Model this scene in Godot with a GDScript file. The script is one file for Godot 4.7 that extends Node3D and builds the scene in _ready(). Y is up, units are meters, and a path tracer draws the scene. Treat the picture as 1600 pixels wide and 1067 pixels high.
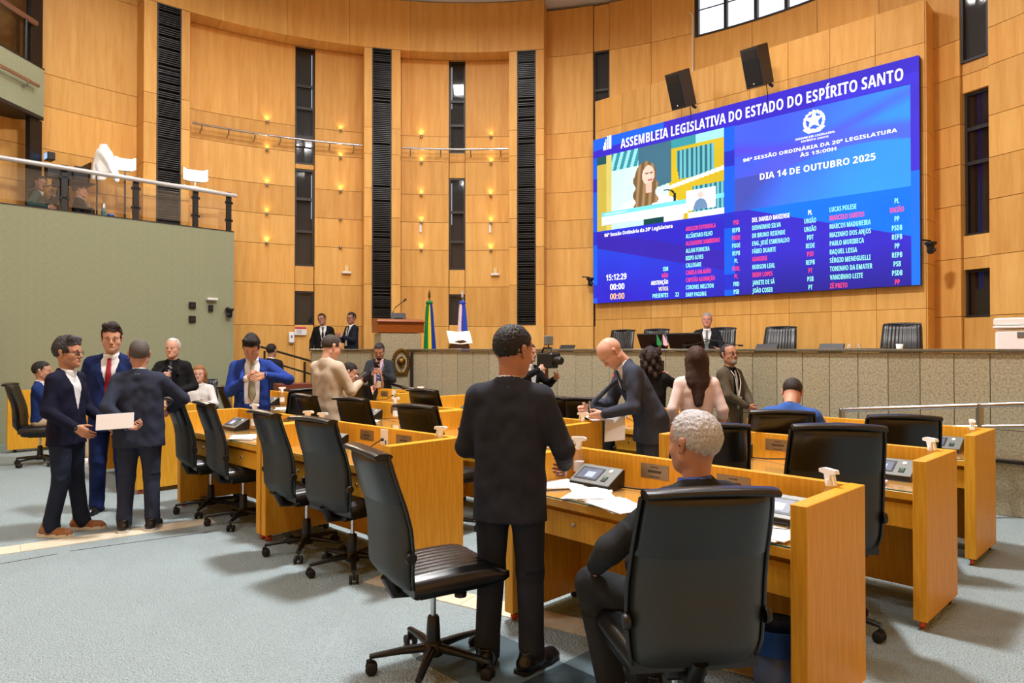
extends Node3D
# A round legislative chamber. x is to the right, y up, -z away from the camera; P(x, d, h) is a point d metres away.
const CX := -1.04
const CD := 6.78
const RW := 9.23
const RP := 8.78
const DAIS := 0.72
var M := {}
var used := {}
var rng := RandomNumberGenerator.new()


func P(x: float, d: float, h := 0.0) -> Vector3:
	return Vector3(x, h, -d)


func turn(dx: float, dd: float) -> float:
	return atan2(-dx, dd)


func arc(r: float, deg: float, h: float) -> Vector3:
	var a := deg_to_rad(deg)
	return Vector3(CX + r * sin(a), h, -(CD + r * cos(a)))


# ---------------------------------------------------------------- naming
func numbered(called: String) -> String:
	var k: int = used.get(called, 0)
	used[called] = k + 1
	return called if k == 0 else "%s_%03d" % [called, k]


func tag(o: Node, label: String, category: String, group := "") -> Node:
	o.set_meta("label", label)
	o.set_meta("category", category)
	if group:
		o.set_meta("group", group)
	return o


func thing(called: String, label: String, category: String, at := Vector3.ZERO, yaw := 0.0, group := "") -> Node3D:
	var o := Node3D.new()
	o.name = numbered(called)
	add_child(o)
	o.position = at
	o.rotation.y = yaw
	tag(o, label, category, group)
	return o


func structure(called: String, at := Vector3.ZERO, yaw := 0.0) -> Node3D:
	var o := Node3D.new()
	o.name = called
	add_child(o)
	o.position = at
	o.rotation.y = yaw
	o.set_meta("kind", "structure")
	return o


func part(called: String, shape, m: Material, parent: Node) -> MeshInstance3D:
	var o := MeshInstance3D.new()
	o.name = called
	if shape is SurfaceTool:
		o.mesh = done(shape)
	else:
		o.mesh = shape
	o.material_override = m
	parent.add_child(o, true)
	return o


func single(called: String, shape, m: Material, label: String, category: String, group := "", at := Vector3.ZERO, yaw := 0.0) -> MeshInstance3D:
	var o := part(numbered(called), shape, m, self)
	o.position = at
	o.rotation.y = yaw
	tag(o, label, category, group)
	return o


func copy(o: Node3D, label: String, at: Vector3, yaw: float) -> Node3D:
	var base: String = str(o.name)
	var c: Node3D = o.duplicate()
	c.name = numbered(base)
	add_child(c)
	c.position = at
	c.rotation = Vector3(0, yaw, 0)
	c.set_meta("label", label)
	return c


# ---------------------------------------------------------------- shapes
func begin(smooth := false) -> SurfaceTool:
	var st := SurfaceTool.new()
	st.begin(Mesh.PRIMITIVE_TRIANGLES)
	st.set_smooth_group(0 if smooth else -1)
	return st


func done(st: SurfaceTool) -> ArrayMesh:
	st.generate_normals()
	return st.commit()


func quad(st: SurfaceTool, a: Vector3, b: Vector3, c: Vector3, d: Vector3) -> void:
	for p in [a, b, c, a, c, d]:
		st.add_vertex(p)


func uvquad(st: SurfaceTool, a: Vector3, b: Vector3, c: Vector3, d: Vector3, ua: Vector2, ub: Vector2, uc: Vector2, ud: Vector2) -> void:
	var ps := [a, b, c, a, c, d]
	var us := [ua, ub, uc, ua, uc, ud]
	for i in 6:
		st.set_uv(us[i])
		st.add_vertex(ps[i])


# a box with chamfered edges (ch = 0 for plain)
func bx(st: SurfaceTool, c: Vector3, s: Vector3, ch := 0.0, b := Basis.IDENTITY) -> SurfaceTool:
	st.set_smooth_group(-1)
	var h := s * 0.5
	if ch <= 0.0:
		var v := []
		for i in 8:
			v.append(c + b * Vector3(h.x if i & 1 else -h.x, h.y if i & 2 else -h.y, h.z if i & 4 else -h.z))
		for f in [[0, 2, 3, 1], [4, 5, 7, 6], [0, 4, 6, 2], [1, 3, 7, 5], [2, 6, 7, 3], [0, 1, 5, 4]]:
			quad(st, v[f[0]], v[f[3]], v[f[2]], v[f[1]])
		return st
	ch = minf(ch, minf(h.x, minf(h.y, h.z)) * 0.95)
	var w := []
	for i in 8:
		var sg := Vector3(1 if i & 1 else -1, 1 if i & 2 else -1, 1 if i & 4 else -1)
		var full := h * sg
		var cut := sg * ch
		w.append([c + b * (full - Vector3(0, cut.y, cut.z)), c + b * (full - Vector3(cut.x, 0, cut.z)), c + b * (full - Vector3(cut.x, cut.y, 0))])
	for f in [[0, [0, 2, 6, 4]], [0, [1, 5, 7, 3]], [1, [0, 4, 5, 1]], [1, [2, 3, 7, 6]], [2, [0, 1, 3, 2]], [2, [4, 6, 7, 5]]]:
		var k: int = f[0]
		var n: Array = f[1]
		quad(st, w[n[0]][k], w[n[1]][k], w[n[2]][k], w[n[3]][k])
	for e in [[0, 1, 1, 2], [2, 3, 1, 2], [4, 5, 1, 2], [6, 7, 1, 2], [0, 2, 0, 2], [1, 3, 0, 2], [4, 6, 0, 2], [5, 7, 0, 2], [0, 4, 0, 1], [1, 5, 0, 1], [2, 6, 0, 1], [3, 7, 0, 1]]:
		var p0: Vector3 = w[e[0]][e[2]]
		var p1: Vector3 = w[e[0]][e[3]]
		var p2: Vector3 = w[e[1]][e[3]]
		var p3: Vector3 = w[e[1]][e[2]]
		var n2 := (p1 - p0).cross(p2 - p0)
		if n2.dot((p0 + p2) * 0.5 - c) > 0:
			quad(st, p0, p3, p2, p1)
		else:
			quad(st, p0, p1, p2, p3)
	for i in 8:
		var t: Array = w[i]
		var out: bool = (t[1] - t[0]).cross(t[2] - t[0]).dot(t[0] - c) > 0
		for k in ([0, 2, 1] if out else [0, 1, 2]):
			st.add_vertex(t[k])
	return st


func box(s: Vector3, c := Vector3.ZERO, ch := 0.0) -> SurfaceTool:
	return bx(begin(), c, s, ch)


# rings of equal length joined to a skin, with caps
func loft(st: SurfaceTool, rings: Array, caps := true, smooth := true) -> SurfaceTool:
	st.set_smooth_group(0 if smooth else -1)
	var n: int = rings[0].size()
	for i in rings.size() - 1:
		for j in n:
			var k := (j + 1) % n
			quad(st, rings[i][j], rings[i + 1][j], rings[i + 1][k], rings[i][k])
	if caps:
		st.set_smooth_group(-1)
		for e in [0, rings.size() - 1]:
			var mid := Vector3.ZERO
			for p in rings[e]:
				mid += p
			mid /= n
			for j in n:
				var k := (j + 1) % n
				for p in ([mid, rings[e][j], rings[e][k]] if e == 0 else [mid, rings[e][k], rings[e][j]]):
					st.add_vertex(p)
	return st


func ring(c: Vector3, dir: Vector3, rx: float, ry: float, n: int, up := Vector3.UP) -> Array:
	var z := dir.normalized()
	var x := up.cross(z)
	if x.length() < 0.05:
		x = Vector3.RIGHT.cross(z)
		if x.length() < 0.05:
			x = Vector3.FORWARD.cross(z)
	x = x.normalized()
	var y := z.cross(x)
	var r := []
	for j in n:
		var a := TAU * j / n
		r.append(c + x * cos(a) * rx + y * sin(a) * ry)
	return r


func tube(st: SurfaceTool, pts: Array, r, n := 8, caps := true) -> SurfaceTool:
	var rings := []
	for i in pts.size():
		var a: Vector3 = pts[maxi(i - 1, 0)]
		var b: Vector3 = pts[mini(i + 1, pts.size() - 1)]
		var rr: float = r[i] if r is Array else r
		var up := Vector3.UP if absf((b - a).normalized().y) < 0.9 else Vector3.RIGHT
		rings.append(ring(pts[i], b - a, rr, rr, n, up))
	return loft(st, rings, caps)


# profile = [[radius, height], ...] turned about y
func lathe(st: SurfaceTool, prof: Array, n := 16, at := Vector3.ZERO, b := Basis.IDENTITY, smooth := true) -> SurfaceTool:
	var rings := []
	for p in prof:
		var r := []
		for j in n:
			var a := TAU * j / n
			r.append(at + b * Vector3(cos(a) * p[0], p[1], -sin(a) * p[0]))
		rings.append(r)
	return loft(st, rings, true, smooth)


# polygon (x, y) pushed along z from z0 to z1
func prism(st: SurfaceTool, poly: Array, z0: float, z1: float, xf := Transform3D.IDENTITY) -> SurfaceTool:
	var pv := PackedVector2Array(poly)
	if not Geometry2D.is_polygon_clockwise(pv):
		pv.reverse()
	var tri := Geometry2D.triangulate_polygon(pv)
	st.set_smooth_group(-1)
	for i in range(0, tri.size(), 3):
		var a := pv[tri[i]]
		var b := pv[tri[i + 1]]
		var c := pv[tri[i + 2]]
		if (b - a).cross(c - a) > 0:
			var t := b
			b = c
			c = t
		for q in [a, b, c]:
			st.add_vertex(xf * Vector3(q.x, q.y, z1))
		for q in [a, c, b]:
			st.add_vertex(xf * Vector3(q.x, q.y, z0))
	for i in pv.size():
		var a := pv[i]
		var b := pv[(i + 1) % pv.size()]
		quad(st, xf * Vector3(a.x, a.y, z0), xf * Vector3(b.x, b.y, z0), xf * Vector3(b.x, b.y, z1), xf * Vector3(a.x, a.y, z1))
	return st


# a plate bent round the middle of the room: angles in degrees, heights, inner and outer radius
func bent(st: SurfaceTool, a0: float, a1: float, h0: float, h1: float, r0: float, r1: float, sides := true) -> SurfaceTool:
	st.set_smooth_group(-1)
	var n := maxi(1, int(ceil(absf(a1 - a0) / 2.5)))
	var o := Vector2(rng.randf() * 0.4, rng.randf() * 0.3)
	for i in n:
		var p := lerpf(a0, a1, float(i) / n)
		var q := lerpf(a0, a1, float(i + 1) / n)
		var u := deg_to_rad(p - a0) * r0 / 3.0 + o.x
		var v := deg_to_rad(q - a0) * r0 / 3.0 + o.x
		var t := o.y
		var b := o.y + (h1 - h0) / 3.0
		uvquad(st, arc(r0, p, h1), arc(r0, q, h1), arc(r0, q, h0), arc(r0, p, h0), Vector2(u, t), Vector2(v, t), Vector2(v, b), Vector2(u, b))
		uvquad(st, arc(r0, p, h0), arc(r0, q, h0), arc(r1, q, h0), arc(r1, p, h0), Vector2(u, t), Vector2(v, t), Vector2(v, t + .1), Vector2(u, t + .1))
		uvquad(st, arc(r1, p, h1), arc(r1, q, h1), arc(r0, q, h1), arc(r0, p, h1), Vector2(u, t), Vector2(v, t), Vector2(v, t + .1), Vector2(u, t + .1))
	if sides:
		for e in [a0, a1]:
			var t := o.y
			var b := o.y + (h1 - h0) / 3.0
			var w := absf(r1 - r0) / 3.0
			uvquad(st, arc(r0, e, h0), arc(r1, e, h0), arc(r1, e, h1), arc(r0, e, h1), Vector2(o.x, b), Vector2(o.x + w, b), Vector2(o.x + w, t), Vector2(o.x, t))
	return st


# ---------------------------------------------------------------- materials
func mat(c: Color, rough := 0.6, metal := 0.0, spec := 0.5) -> StandardMaterial3D:
	var m := StandardMaterial3D.new()
	m.albedo_color = c
	m.roughness = rough
	m.metallic = metal
	m.metallic_specular = spec
	return m


func rgb8(r: int, g: int, b: int) -> Color:
	return Color8(r, g, b)


func noise_tex(size: int, freq: float, ramp: Array, sd: int, octaves := 4, kind := FastNoiseLite.TYPE_SIMPLEX_SMOOTH) -> NoiseTexture2D:
	var f := FastNoiseLite.new()
	f.noise_type = kind
	f.seed = sd
	f.frequency = freq
	f.fractal_octaves = octaves
	var t := NoiseTexture2D.new()
	t.width = size
	t.height = size
	t.seamless = true
	t.seamless_blend_skirt = .03
	t.noise = f
	if ramp:
		var g := Gradient.new()
		var offs := PackedFloat32Array()
		var cols := PackedColorArray()
		for e in ramp:
			offs.append(e[0])
			cols.append(e[1])
		g.offsets = offs
		g.colors = cols
		t.color_ramp = g
	return t


func bump_tex(size: int, freq: float, sd: int, strength: float, octaves := 3) -> NoiseTexture2D:
	var t := noise_tex(size, freq, [], sd, octaves)
	t.as_normal_map = true
	t.bump_strength = strength
	return t


# veneer: upright grain with slow waves
func wood_image(base: Color, dark: Color, sd: int) -> ImageTexture:
	var n1 := FastNoiseLite.new()
	n1.seed = sd
	n1.frequency = 0.02
	n1.fractal_octaves = 3
	var n2 := FastNoiseLite.new()
	n2.seed = sd + 7
	n2.frequency = 0.12
	n2.fractal_octaves = 2
	var s := 512
	var im := Image.create(s, s, false, Image.FORMAT_RGB8)
	for y in s:
		for x in s:
			var k := n1.get_noise_2d(x * 1.6, y * 0.12) * 0.55 + n2.get_noise_2d(x * 4.0, y * 0.10) * 0.4 + n2.get_noise_2d(x * 0.5 + 300.0, y * 0.05) * 0.3
			im.set_pixel(x, y, base.lerp(dark, clampf(0.42 + k * 0.75, 0.0, 1.0)))
	return ImageTexture.create_from_image(im)


func triplanar(m: StandardMaterial3D, tex: Texture2D, scale: Vector3, world := false) -> StandardMaterial3D:
	m.albedo_texture = tex
	m.uv1_triplanar = true
	m.uv1_world_triplanar = world
	m.uv1_scale = scale
	return m


func make_materials() -> void:
	var wt := wood_image(rgb8(236, 188, 112), rgb8(215, 159, 80), 3)
	for i in 4:
		var tone: Array = [Color(1, 1, 1), Color(.96, .95, .93), Color(1, .98, .95), Color(.94, .92, .9)]
		var m := mat(tone[i], 0.45, 0.0, 0.28)
		m.albedo_texture = wt
		M["wall%d" % i] = m
	M.wallside = triplanar(mat(Color.WHITE, 0.45, 0.0, 0.28), wt, Vector3(.33, .33, .33))
	var grain := noise_tex(512, 0.012, [[0.0, rgb8(212, 150, 40)], [0.45, rgb8(221, 162, 48)], [0.7, rgb8(226, 168, 54)], [1.0, rgb8(232, 177, 66)]], 11, 4)
	M.desk = triplanar(mat(Color.WHITE, 0.42, 0.0, 0.3), grain, Vector3(6, .45, 6))
	M.desktop = triplanar(mat(Color(1, 1, 1), 0.3, 0.0, 0.5), grain, Vector3(.7, .7, 7))
	M.lectern = triplanar(mat(Color(.6, .42, .34), 0.35), grain, Vector3(1.2, 5, 5))
	M.gap = mat(rgb8(52, 30, 16), 0.9)
	var stone := noise_tex(1024, 0.028, [[0.0, rgb8(110, 102, 80)], [0.3, rgb8(146, 139, 115)], [0.5, rgb8(168, 162, 138)], [0.72, rgb8(182, 177, 155)], [1.0, rgb8(128, 120, 98)]], 21, 6, FastNoiseLite.TYPE_SIMPLEX)
	for i in 3:
		var m := mat([Color(1, 1, 1), Color(.95, .95, .94), Color(1, .99, .97)][i], 0.3, 0.0, 0.5)
		triplanar(m, stone, Vector3(1.7, 1.0, 1.7), true)
		m.uv1_offset = Vector3(i * .37, i * .21, i * .13)
		M["stone%d" % i] = m
	M.mortar = mat(rgb8(134, 126, 104), 0.9)
	M.coping = triplanar(mat(Color(.62, .6, .58), 0.25), stone, Vector3(1.3, 1.3, 1.3), true)
	var carpet := noise_tex(2048, 0.12, [[0.0, rgb8(97, 114, 119)], [0.38, rgb8(141, 158, 163)], [0.6, rgb8(161, 176, 179)], [1.0, rgb8(196, 207, 209)]], 31, 5)
	M.carpet = triplanar(mat(Color.WHITE, 0.95, 0.0, 0.2), carpet, Vector3(.5, .5, .5), true)
	M.carpet.normal_enabled = true
	M.carpet.normal_texture = bump_tex(512, 0.22, 32, 6.0)
	M.carpet.normal_scale = 0.7
	M.mat_rug = triplanar(mat(rgb8(150, 160, 166), 0.97, 0.0, 0.2), carpet, Vector3(.8, .8, .8), true)
	M.strip = triplanar(mat(Color.WHITE, 0.5), noise_tex(256, 0.05, [[0.0, rgb8(205, 196, 172)], [1.0, rgb8(226, 219, 198)]], 33), Vector3(1, 1, 1), true)
	var weave := noise_tex(512, 0.05, [[0.0, rgb8(134, 140, 112)], [0.5, rgb8(150, 155, 126)], [1.0, rgb8(165, 169, 140)]], 41, 4)
	M.green = triplanar(mat(Color.WHITE, 0.92, 0.0, 0.2), weave, Vector3(.5, 6, .5), true)
	M.ceiling = mat(rgb8(222, 220, 218), 0.9)
	M.black = mat(rgb8(14, 14, 15), 0.45)
	M.blackmatt = mat(rgb8(18, 18, 19), 0.8)
	M.blind = mat(rgb8(58, 62, 64), 0.7)
	M.slat = mat(rgb8(30, 30, 31), 0.38, 0.0, 0.6)
	M.frame = mat(rgb8(34, 33, 33), 0.45)
	M.white = mat(rgb8(232, 232, 230), 0.5)
	M.plastic = mat(rgb8(246, 248, 250), 0.4)
	M.chrome = mat(rgb8(200, 200, 204), 0.18, 1.0)
	M.steel = mat(rgb8(168, 168, 170), 0.32, 1.0)
	M.silver = mat(rgb8(205, 205, 205), 0.42, 0.35)
	M.bronze = mat(rgb8(120, 92, 44), 0.4, 0.9)
	M.darkrail = mat(rgb8(52, 44, 38), 0.35, 0.5)
	M.orange = mat(rgb8(226, 82, 24), 0.5)
	M.paper = mat(rgb8(240, 240, 240), 0.8)
	M.greydev = mat(rgb8(112, 116, 114), 0.45, 0.2)
	M.rubber = mat(rgb8(20, 20, 20), 0.7)
	var g := mat(Color(.9, .95, .93, .03), 0.02)
	g.transparency = BaseMaterial3D.TRANSPARENCY_ALPHA
	M.glass = g
	var dg := mat(Color(.05, .055, .06, .35), 0.05)
	dg.transparency = BaseMaterial3D.TRANSPARENCY_ALPHA
	M.darkglass = dg
	M.glassedge = mat(rgb8(58, 128, 108), 0.2)
	var lm := noise_tex(512, 0.09, [], 51, 4, FastNoiseLite.TYPE_CELLULAR)
	lm.as_normal_map = true
	lm.bump_strength = 1.2
	M.leather = mat(rgb8(11, 13, 16), 0.3, 0.0, 0.55)
	M.leather.normal_enabled = true
	M.leather.normal_texture = lm
	M.leather.normal_scale = 0.25
	M.leather.uv1_triplanar = true
	M.leather.uv1_scale = Vector3(4, 4, 4)
	M.leatherback = M.leather.duplicate()
	M.leatherback.albedo_color = rgb8(35, 41, 43)
	M.leatherback.roughness = 0.5
	M.chairplastic = mat(rgb8(17, 17, 18), 0.38)
	M.blue = mat(rgb8(24, 70, 150), 0.4)


func glow(c: Color, energy: float) -> StandardMaterial3D:
	var m := mat(rgb8(30, 30, 30), 0.4)
	m.emission_enabled = true
	m.emission = c
	m.emission_energy_multiplier = energy
	return m


# ---------------------------------------------------------------- the place
func _ready() -> void:
	rng.seed = 5
	var cam := Camera3D.new()
	cam.name = "camera"
	cam.fov = 53.13
	cam.position = Vector3(0, 1.58, 0)
	cam.rotation_degrees = Vector3(0.617, 0, 0)
	cam.near = 0.05
	cam.far = 200
	add_child(cam)
	cam.current = true
	var we := WorldEnvironment.new()
	we.name = "environment"
	var e := Environment.new()
	e.background_mode = Environment.BG_COLOR
	e.background_color = Color(0.75, 0.85, 1.0)
	e.tonemap_mode = Environment.TONE_MAPPER_LINEAR
	e.tonemap_exposure = 1.33
	e.sdfgi_enabled = true
	e.ssao_enabled = true
	e.ssil_enabled = true
	we.environment = e
	add_child(we)
	make_materials()
	# ceiling luminaires: one large in the middle, eight round it
	luminaire(arc(0.0, 0.0, 9.15) + Vector3(1.0, 0, 0.8), 0.9, 78.0, "large square luminaire in the middle of the ceiling")
	var side := ["over the voting board", "over the flags", "over the green gallery", "over the left aisle", "over the left rear seats", "over the photographer", "over the right rear aisle", "over the right-hand aisle"]
	for k in 8:
		luminaire(arc(5.6, 45.0 - 45.0 * k, 9.15), 0.9, [8.0, 10.5, 10.5, 10.5, 11.0, 9.0, 2.5, 2.5][k], "square ceiling luminaire " + side[k])
	print("materials ", Time.get_ticks_msec())
	build_shell()
	build_back_wall()
	build_screen_wall()
	build_dais()
	build_gallery()
	print("shell ", Time.get_ticks_msec())
	build_furniture()
	print("furniture ", Time.get_ticks_msec())
	build_people()
	print("people ", Time.get_ticks_msec())


func luminaire(at: Vector3, size: float, energy: float, label: String) -> void:
	var t := thing("ceiling_luminaire", label, "lamp", at, 0.0, "ceiling luminaires")
	var st := begin()
	for s in [-1, 1]:
		bx(st, Vector3(s * size * .53, 0.05, 0), Vector3(.05, .2, size * 1.1))
		bx(st, Vector3(0, 0.05, s * size * .53), Vector3(size * 1.1, .2, .05))
	bx(st, Vector3(0, .16, 0), Vector3(size * 1.1, .04, size * 1.1))
	part("housing", st, M.white, t)
	part("diffuser", box(Vector3(size, .03, size), Vector3(0, 0.03, 0)), glow(Color(1, .97, .92), 3.0), t)
	part("stem", tube(begin(), [Vector3(0, .16, 0), Vector3(0, .37, 0)], .03, 8), M.white, t)
	var l := AreaLight3D.new()
	l.name = "light"
	l.area_size = Vector2(size, size)
	l.light_color = Color(1, .988, .985)
	l.light_energy = energy
	l.shadow_enabled = true
	l.area_range = 40.0
	l.rotation_degrees = Vector3(-90, 0, 0)
	l.position = Vector3(0, 0.005, 0)
	t.add_child(l)


func build_shell() -> void:
	var f := structure("floor")
	var st := begin()
	for i in 48:
		var a := i * 7.5
		quad(st, arc(0, 0, 0), arc(9.7, a, 0), arc(9.7, a + 7.5, 0), arc(0, 0, 0))
		quad(st, arc(0, 0, -.2), arc(9.7, a + 7.5, -.2), arc(9.7, a, -.2), arc(0, 0, -.2))
	part("carpet", st, M.carpet, f)
	# pale stone strips let into the carpet, and carpet joints
	var strips := [[P(-5.6, 4.1), P(-2.75, 6.3), .24], [P(-.95, 4.72), P(1.75, 3.06), .2]]
	for s in strips:
		var a: Vector3 = s[0]
		var b: Vector3 = s[1]
		var w: float = s[2]
		var n := int(ceil(a.distance_to(b) / .9))
		for k in n:
			var p := a.lerp(b, (k + .002) / n)
			var q := a.lerp(b, (k + .998) / n)
			var o := part("floor_strip", box(Vector3(w, .008, p.distance_to(q)), Vector3(0, .001, 0)), M.strip, f)
			o.position = (p + q) * .5
			o.rotation.y = atan2(q.x - p.x, q.z - p.z)
	for q in [[P(-3.45, 5.35), P(-2.6, 5.92)], [P(-3.9, 4.9), P(-3.5, 5.28)]]:
		var sm := part("carpet_seam", box(Vector3(.006, .003, q[0].distance_to(q[1])), Vector3(0, .001, 0)), M.gap, f)
		sm.position = (q[0] + q[1]) * .5
		sm.rotation.y = atan2(q[1].x - q[0].x, q[1].z - q[0].z)
	var c := structure("ceiling")
	st = begin()
	for i in 48:
		var a := i * 7.5
		quad(st, arc(0, 0, 9.52), arc(9.7, a + 7.5, 9.52), arc(9.7, a, 9.52), arc(0, 0, 9.52))
		quad(st, arc(0, 0, 10.1), arc(9.7, a, 10.1), arc(9.7, a + 7.5, 10.1), arc(0, 0, 10.1))
	part("slab", st, M.ceiling, c)
	st = begin()
	for a in [-13.5, 7.0]:
		bent(st, a, a + 3.0, 9.4, 9.52, 8.3, 8.34)
	part("diffuser_box", st, M.white, c)


func wall_panel(parent: Node, a0: float, a1: float, h0: float, h1: float, r0 := RW, r1 := RW + .2, gap := 0.009) -> void:
	var g := rad_to_deg(gap * .5 / r0)
	part("panel", bent(begin(), a0 + g, a1 - g, h0 + gap * .5, h1 - gap * .5, r0, r1), M["wall%d" % rng.randi_range(0, 3)], parent)


func dark_window(called: String, a0: float, a1: float, h0: float, h1: float, bars: Array, depth := .1) -> void:
	var w := structure(called)
	part("blind", bent(begin(), a0, a1, h0, h1, RW + depth + .06, RW + depth + .08), M.blind, w)
	part("pane", bent(begin(), a0, a1, h0, h1, RW + depth, RW + depth + .008), M.darkglass, w)
	var st := begin()
	var t := rad_to_deg(.035 / RW)
	bent(st, a0, a0 + t, h0, h1, RW + depth - .03, RW + depth + .05)
	bent(st, a1 - t, a1, h0, h1, RW + depth - .03, RW + depth + .05)
	bent(st, a0, a1, h0, h0 + .04, RW + depth - .03, RW + depth + .05)
	bent(st, a0, a1, h1 - .04, h1, RW + depth - .03, RW + depth + .05)
	part("window_frame", st, M.frame, w)
	if called in ["window_1", "window_2", "window_4", "window_5", "window_6"]:
		var e := a0 + .3 if called in ["window_4", "window_5"] else a1 - .34
		part("daylight_gap", bent(begin(), e, e + .07, lerpf(h0, h1, .5), h1 - .1, RW + depth + .045, RW + depth + .055), glow(Color(.92, .95, 1), .9), w)
	for b in bars:
		part("glazing_bar", bent(begin(), a0, a1, b - .03, b + .03, RW + depth - .03, RW + depth + .03), M.frame, w)


func build_back_wall() -> void:
	var wall := structure("wall_back")
	var st := begin()
	for k in 24:
		bent(st, k * 15.0, k * 15.0 + 15.0, 0.0, 9.95, RW + .2, RW + .45, false)
	part("backing", st, M.gap, wall)
	var rows := [0.0, 2.10, 3.03, 3.89, 4.54, 5.19, 5.97, 6.56, 8.36, 9.44]
	var cols := [[-76.0, -59.5], [-59.5, -43.2], [-43.2, -37.7], [-37.7, -24.3], [-21.68, -14.6], [-14.6, -9.6], [-9.6, -2.74], [-.37, 6.2], [6.2, 11.2], [11.2, 18.28], [48.0, 55.0], [55.0, 63.25], [65.9, 80.0]]
	for c in cols:
		for r in 9:
			wall_panel(wall, c[0], c[1], rows[r], rows[r + 1])
	# above and beside the voting board, with the daylight window left open
	for c in [[20.6, 26.5], [26.5, 32.45], [32.45, 40.0], [40.0, 48.0]]:
		for r in 9:
			if r == 8 and c[0] > 30.0:
				wall_panel(wall, c[0], c[1], 8.36 - .12, 8.37 - .12)
				continue
			wall_panel(wall, c[0], c[1], rows[r], rows[r + 1] - (.12 if r == 7 and c[0] > 30.0 else 0.0))
	# infills between the upright windows
	for c in [[-24.27, -21.71, [[0.0, 2.12], [2.12, 2.24 - .12], [2.87, 3.03], [3.03, 3.44], [5.62, 5.73], [8.36, 9.44]]], [-2.71, -.4, [[0.0, 2.14], [2.86, 3.03], [3.03, 3.44], [5.60, 5.97], [5.97, 6.19], [8.36, 9.44]]], [18.31, 20.56, [[0.0, 2.1], [8.39, 9.44]]], [63.28, 65.87, [[0.0, 2.08], [2.84, 3.03], [3.03, 3.39], [5.68, 5.97], [5.97, 6.16]]]]:
		for h in c[2]:
			if h[1] - h[0] > .02:
				wall_panel(wall, c[0], c[1], h[0], h[1], RW + .05, RW + .2)
	dark_window("window_1", -24.27, -21.71, 5.73, 8.36, [6.35, 7.0, 7.5])
	dark_window("window_2", -24.27, -21.71, 3.44, 5.62, [4.22, 4.95])
	dark_window("window_3", -24.27, -21.71, 2.12, 2.87, [])
	dark_window("window_4", -2.71, -.4, 6.19, 8.36, [6.85, 7.42])
	dark_window("window_5", -2.71, -.4, 3.44, 5.60, [4.1, 4.8])
	dark_window("window_6", -2.71, -.4, 2.14, 2.86, [])
	dark_window("window_7", 18.31, 20.56, 2.1, 8.39, [3.5, 5.0, 6.5, 7.5])
	dark_window("window_8", 63.28, 65.87, 6.16, 9.44, [7.5], .05)
	dark_window("window_9", 63.28, 65.87, 3.39, 5.68, [4.55, 5.1], .15)
	dark_window("window_10", 63.28, 65.87, 2.08, 2.84, [], .15)
	# the daylight window over the board
	var w := structure("window_11")
	part("pane", bent(begin(), 32.5, 47.9, 8.26, 9.44, RW + .13, RW + .14), glow(Color(.93, .95, 1.0), 1.15), w)
	st = begin()
	bent(st, 32.5, 32.95, 8.26, 9.44, RW + .02, RW + .18)
	bent(st, 32.5, 47.9, 8.26, 8.3, RW + .02, RW + .18)
	bent(st, 32.5, 47.9, 9.4, 9.44, RW + .02, RW + .18)
	part("window_frame", st, M.frame, w)
	for a in [36.5, 40.4, 44.2, 47.6]:
		part("glazing_bar", bent(begin(), a - .2, a + .2, 8.26, 9.44, RW + .02, RW + .14), M.frame, w)
	part("glazing_bar", bent(begin(), 32.5, 47.9, 8.86, 8.875, RW + .1, RW + .13), M.frame, w)
	# piers with louvres and the deep fascia over the bays
	var fas := structure("trim_1")
	for p in [[-43.73, -42.18, -39.31, -38.23], [-15.04, -13.85, -11.08, -9.78], [6.33, 7.57, 10.33, 11.57]]:
		for r in 8:
			if r == 0:
				wall_panel(fas, p[0], p[3], rows[0], rows[1] + .02, RP, RW)
			else:
				wall_panel(fas, p[0], p[1], rows[r], rows[r + 1], RP, RW)
				wall_panel(fas, p[2], p[3], rows[r], rows[r + 1], RP, RW)
	var joints := [-43.73, -34.4, -25.78, -17.13, -8.38, 1.6, 11.57]
	for k in 6:
		wall_panel(fas, joints[k], joints[k + 1], 8.365, 9.5, RP, RW, .006)
	for k in 3:
		var p: Array = [[-42.18, -39.31], [-13.85, -11.08], [7.57, 10.33]][k]
		var where: String = ["behind the green gallery", "behind the speaker's lectern", "left of the voting board"][k]
		var t := thing("louvre_column", "tall black louvred column let into the timber pier " + where, "louvre", Vector3.ZERO, 0.0, "black louvre columns")
		st = begin()
		for q in [[p[0], p[0] + .14], [p[1] - .14, p[1]]]:
			bent(st, q[0], q[1], 2.12, 8.36, RP - .015, RP + .09)
		bent(st, p[0], p[1], 2.12, 2.15, RP - .015, RP + .09)
		bent(st, p[0], p[1], 8.33, 8.36, RP - .015, RP + .09)
		part("frame", st, M.frame, t)
		part("back_board", bent(begin(), p[0], p[1], 2.14, 8.34, RP + .085, RP + .1), M.blackmatt, t)
		st = begin()
		var h := 2.17
		while h < 8.3:
			var tip := rng.randf_range(-.012, .035)
			var a: float = p[0] + .14
			var b: float = p[1] - .14
			quad(st, arc(RP + .005, a, h + .012), arc(RP + .005, b, h + .012), arc(RP + .06, b, h + .02 + tip), arc(RP + .06, a, h + .02 + tip))
			quad(st, arc(RP + .005, a, h), arc(RP + .005, b, h), arc(RP + .005, b, h + .012), arc(RP + .005, a, h + .012))
			h += .042 if rng.randf() > .12 else .075
		part("slats", st, M.slat, t).set_meta("kind", "stuff")
	# the rest of the ring, behind the photographer
	var rest := structure("wall_front")
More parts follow.
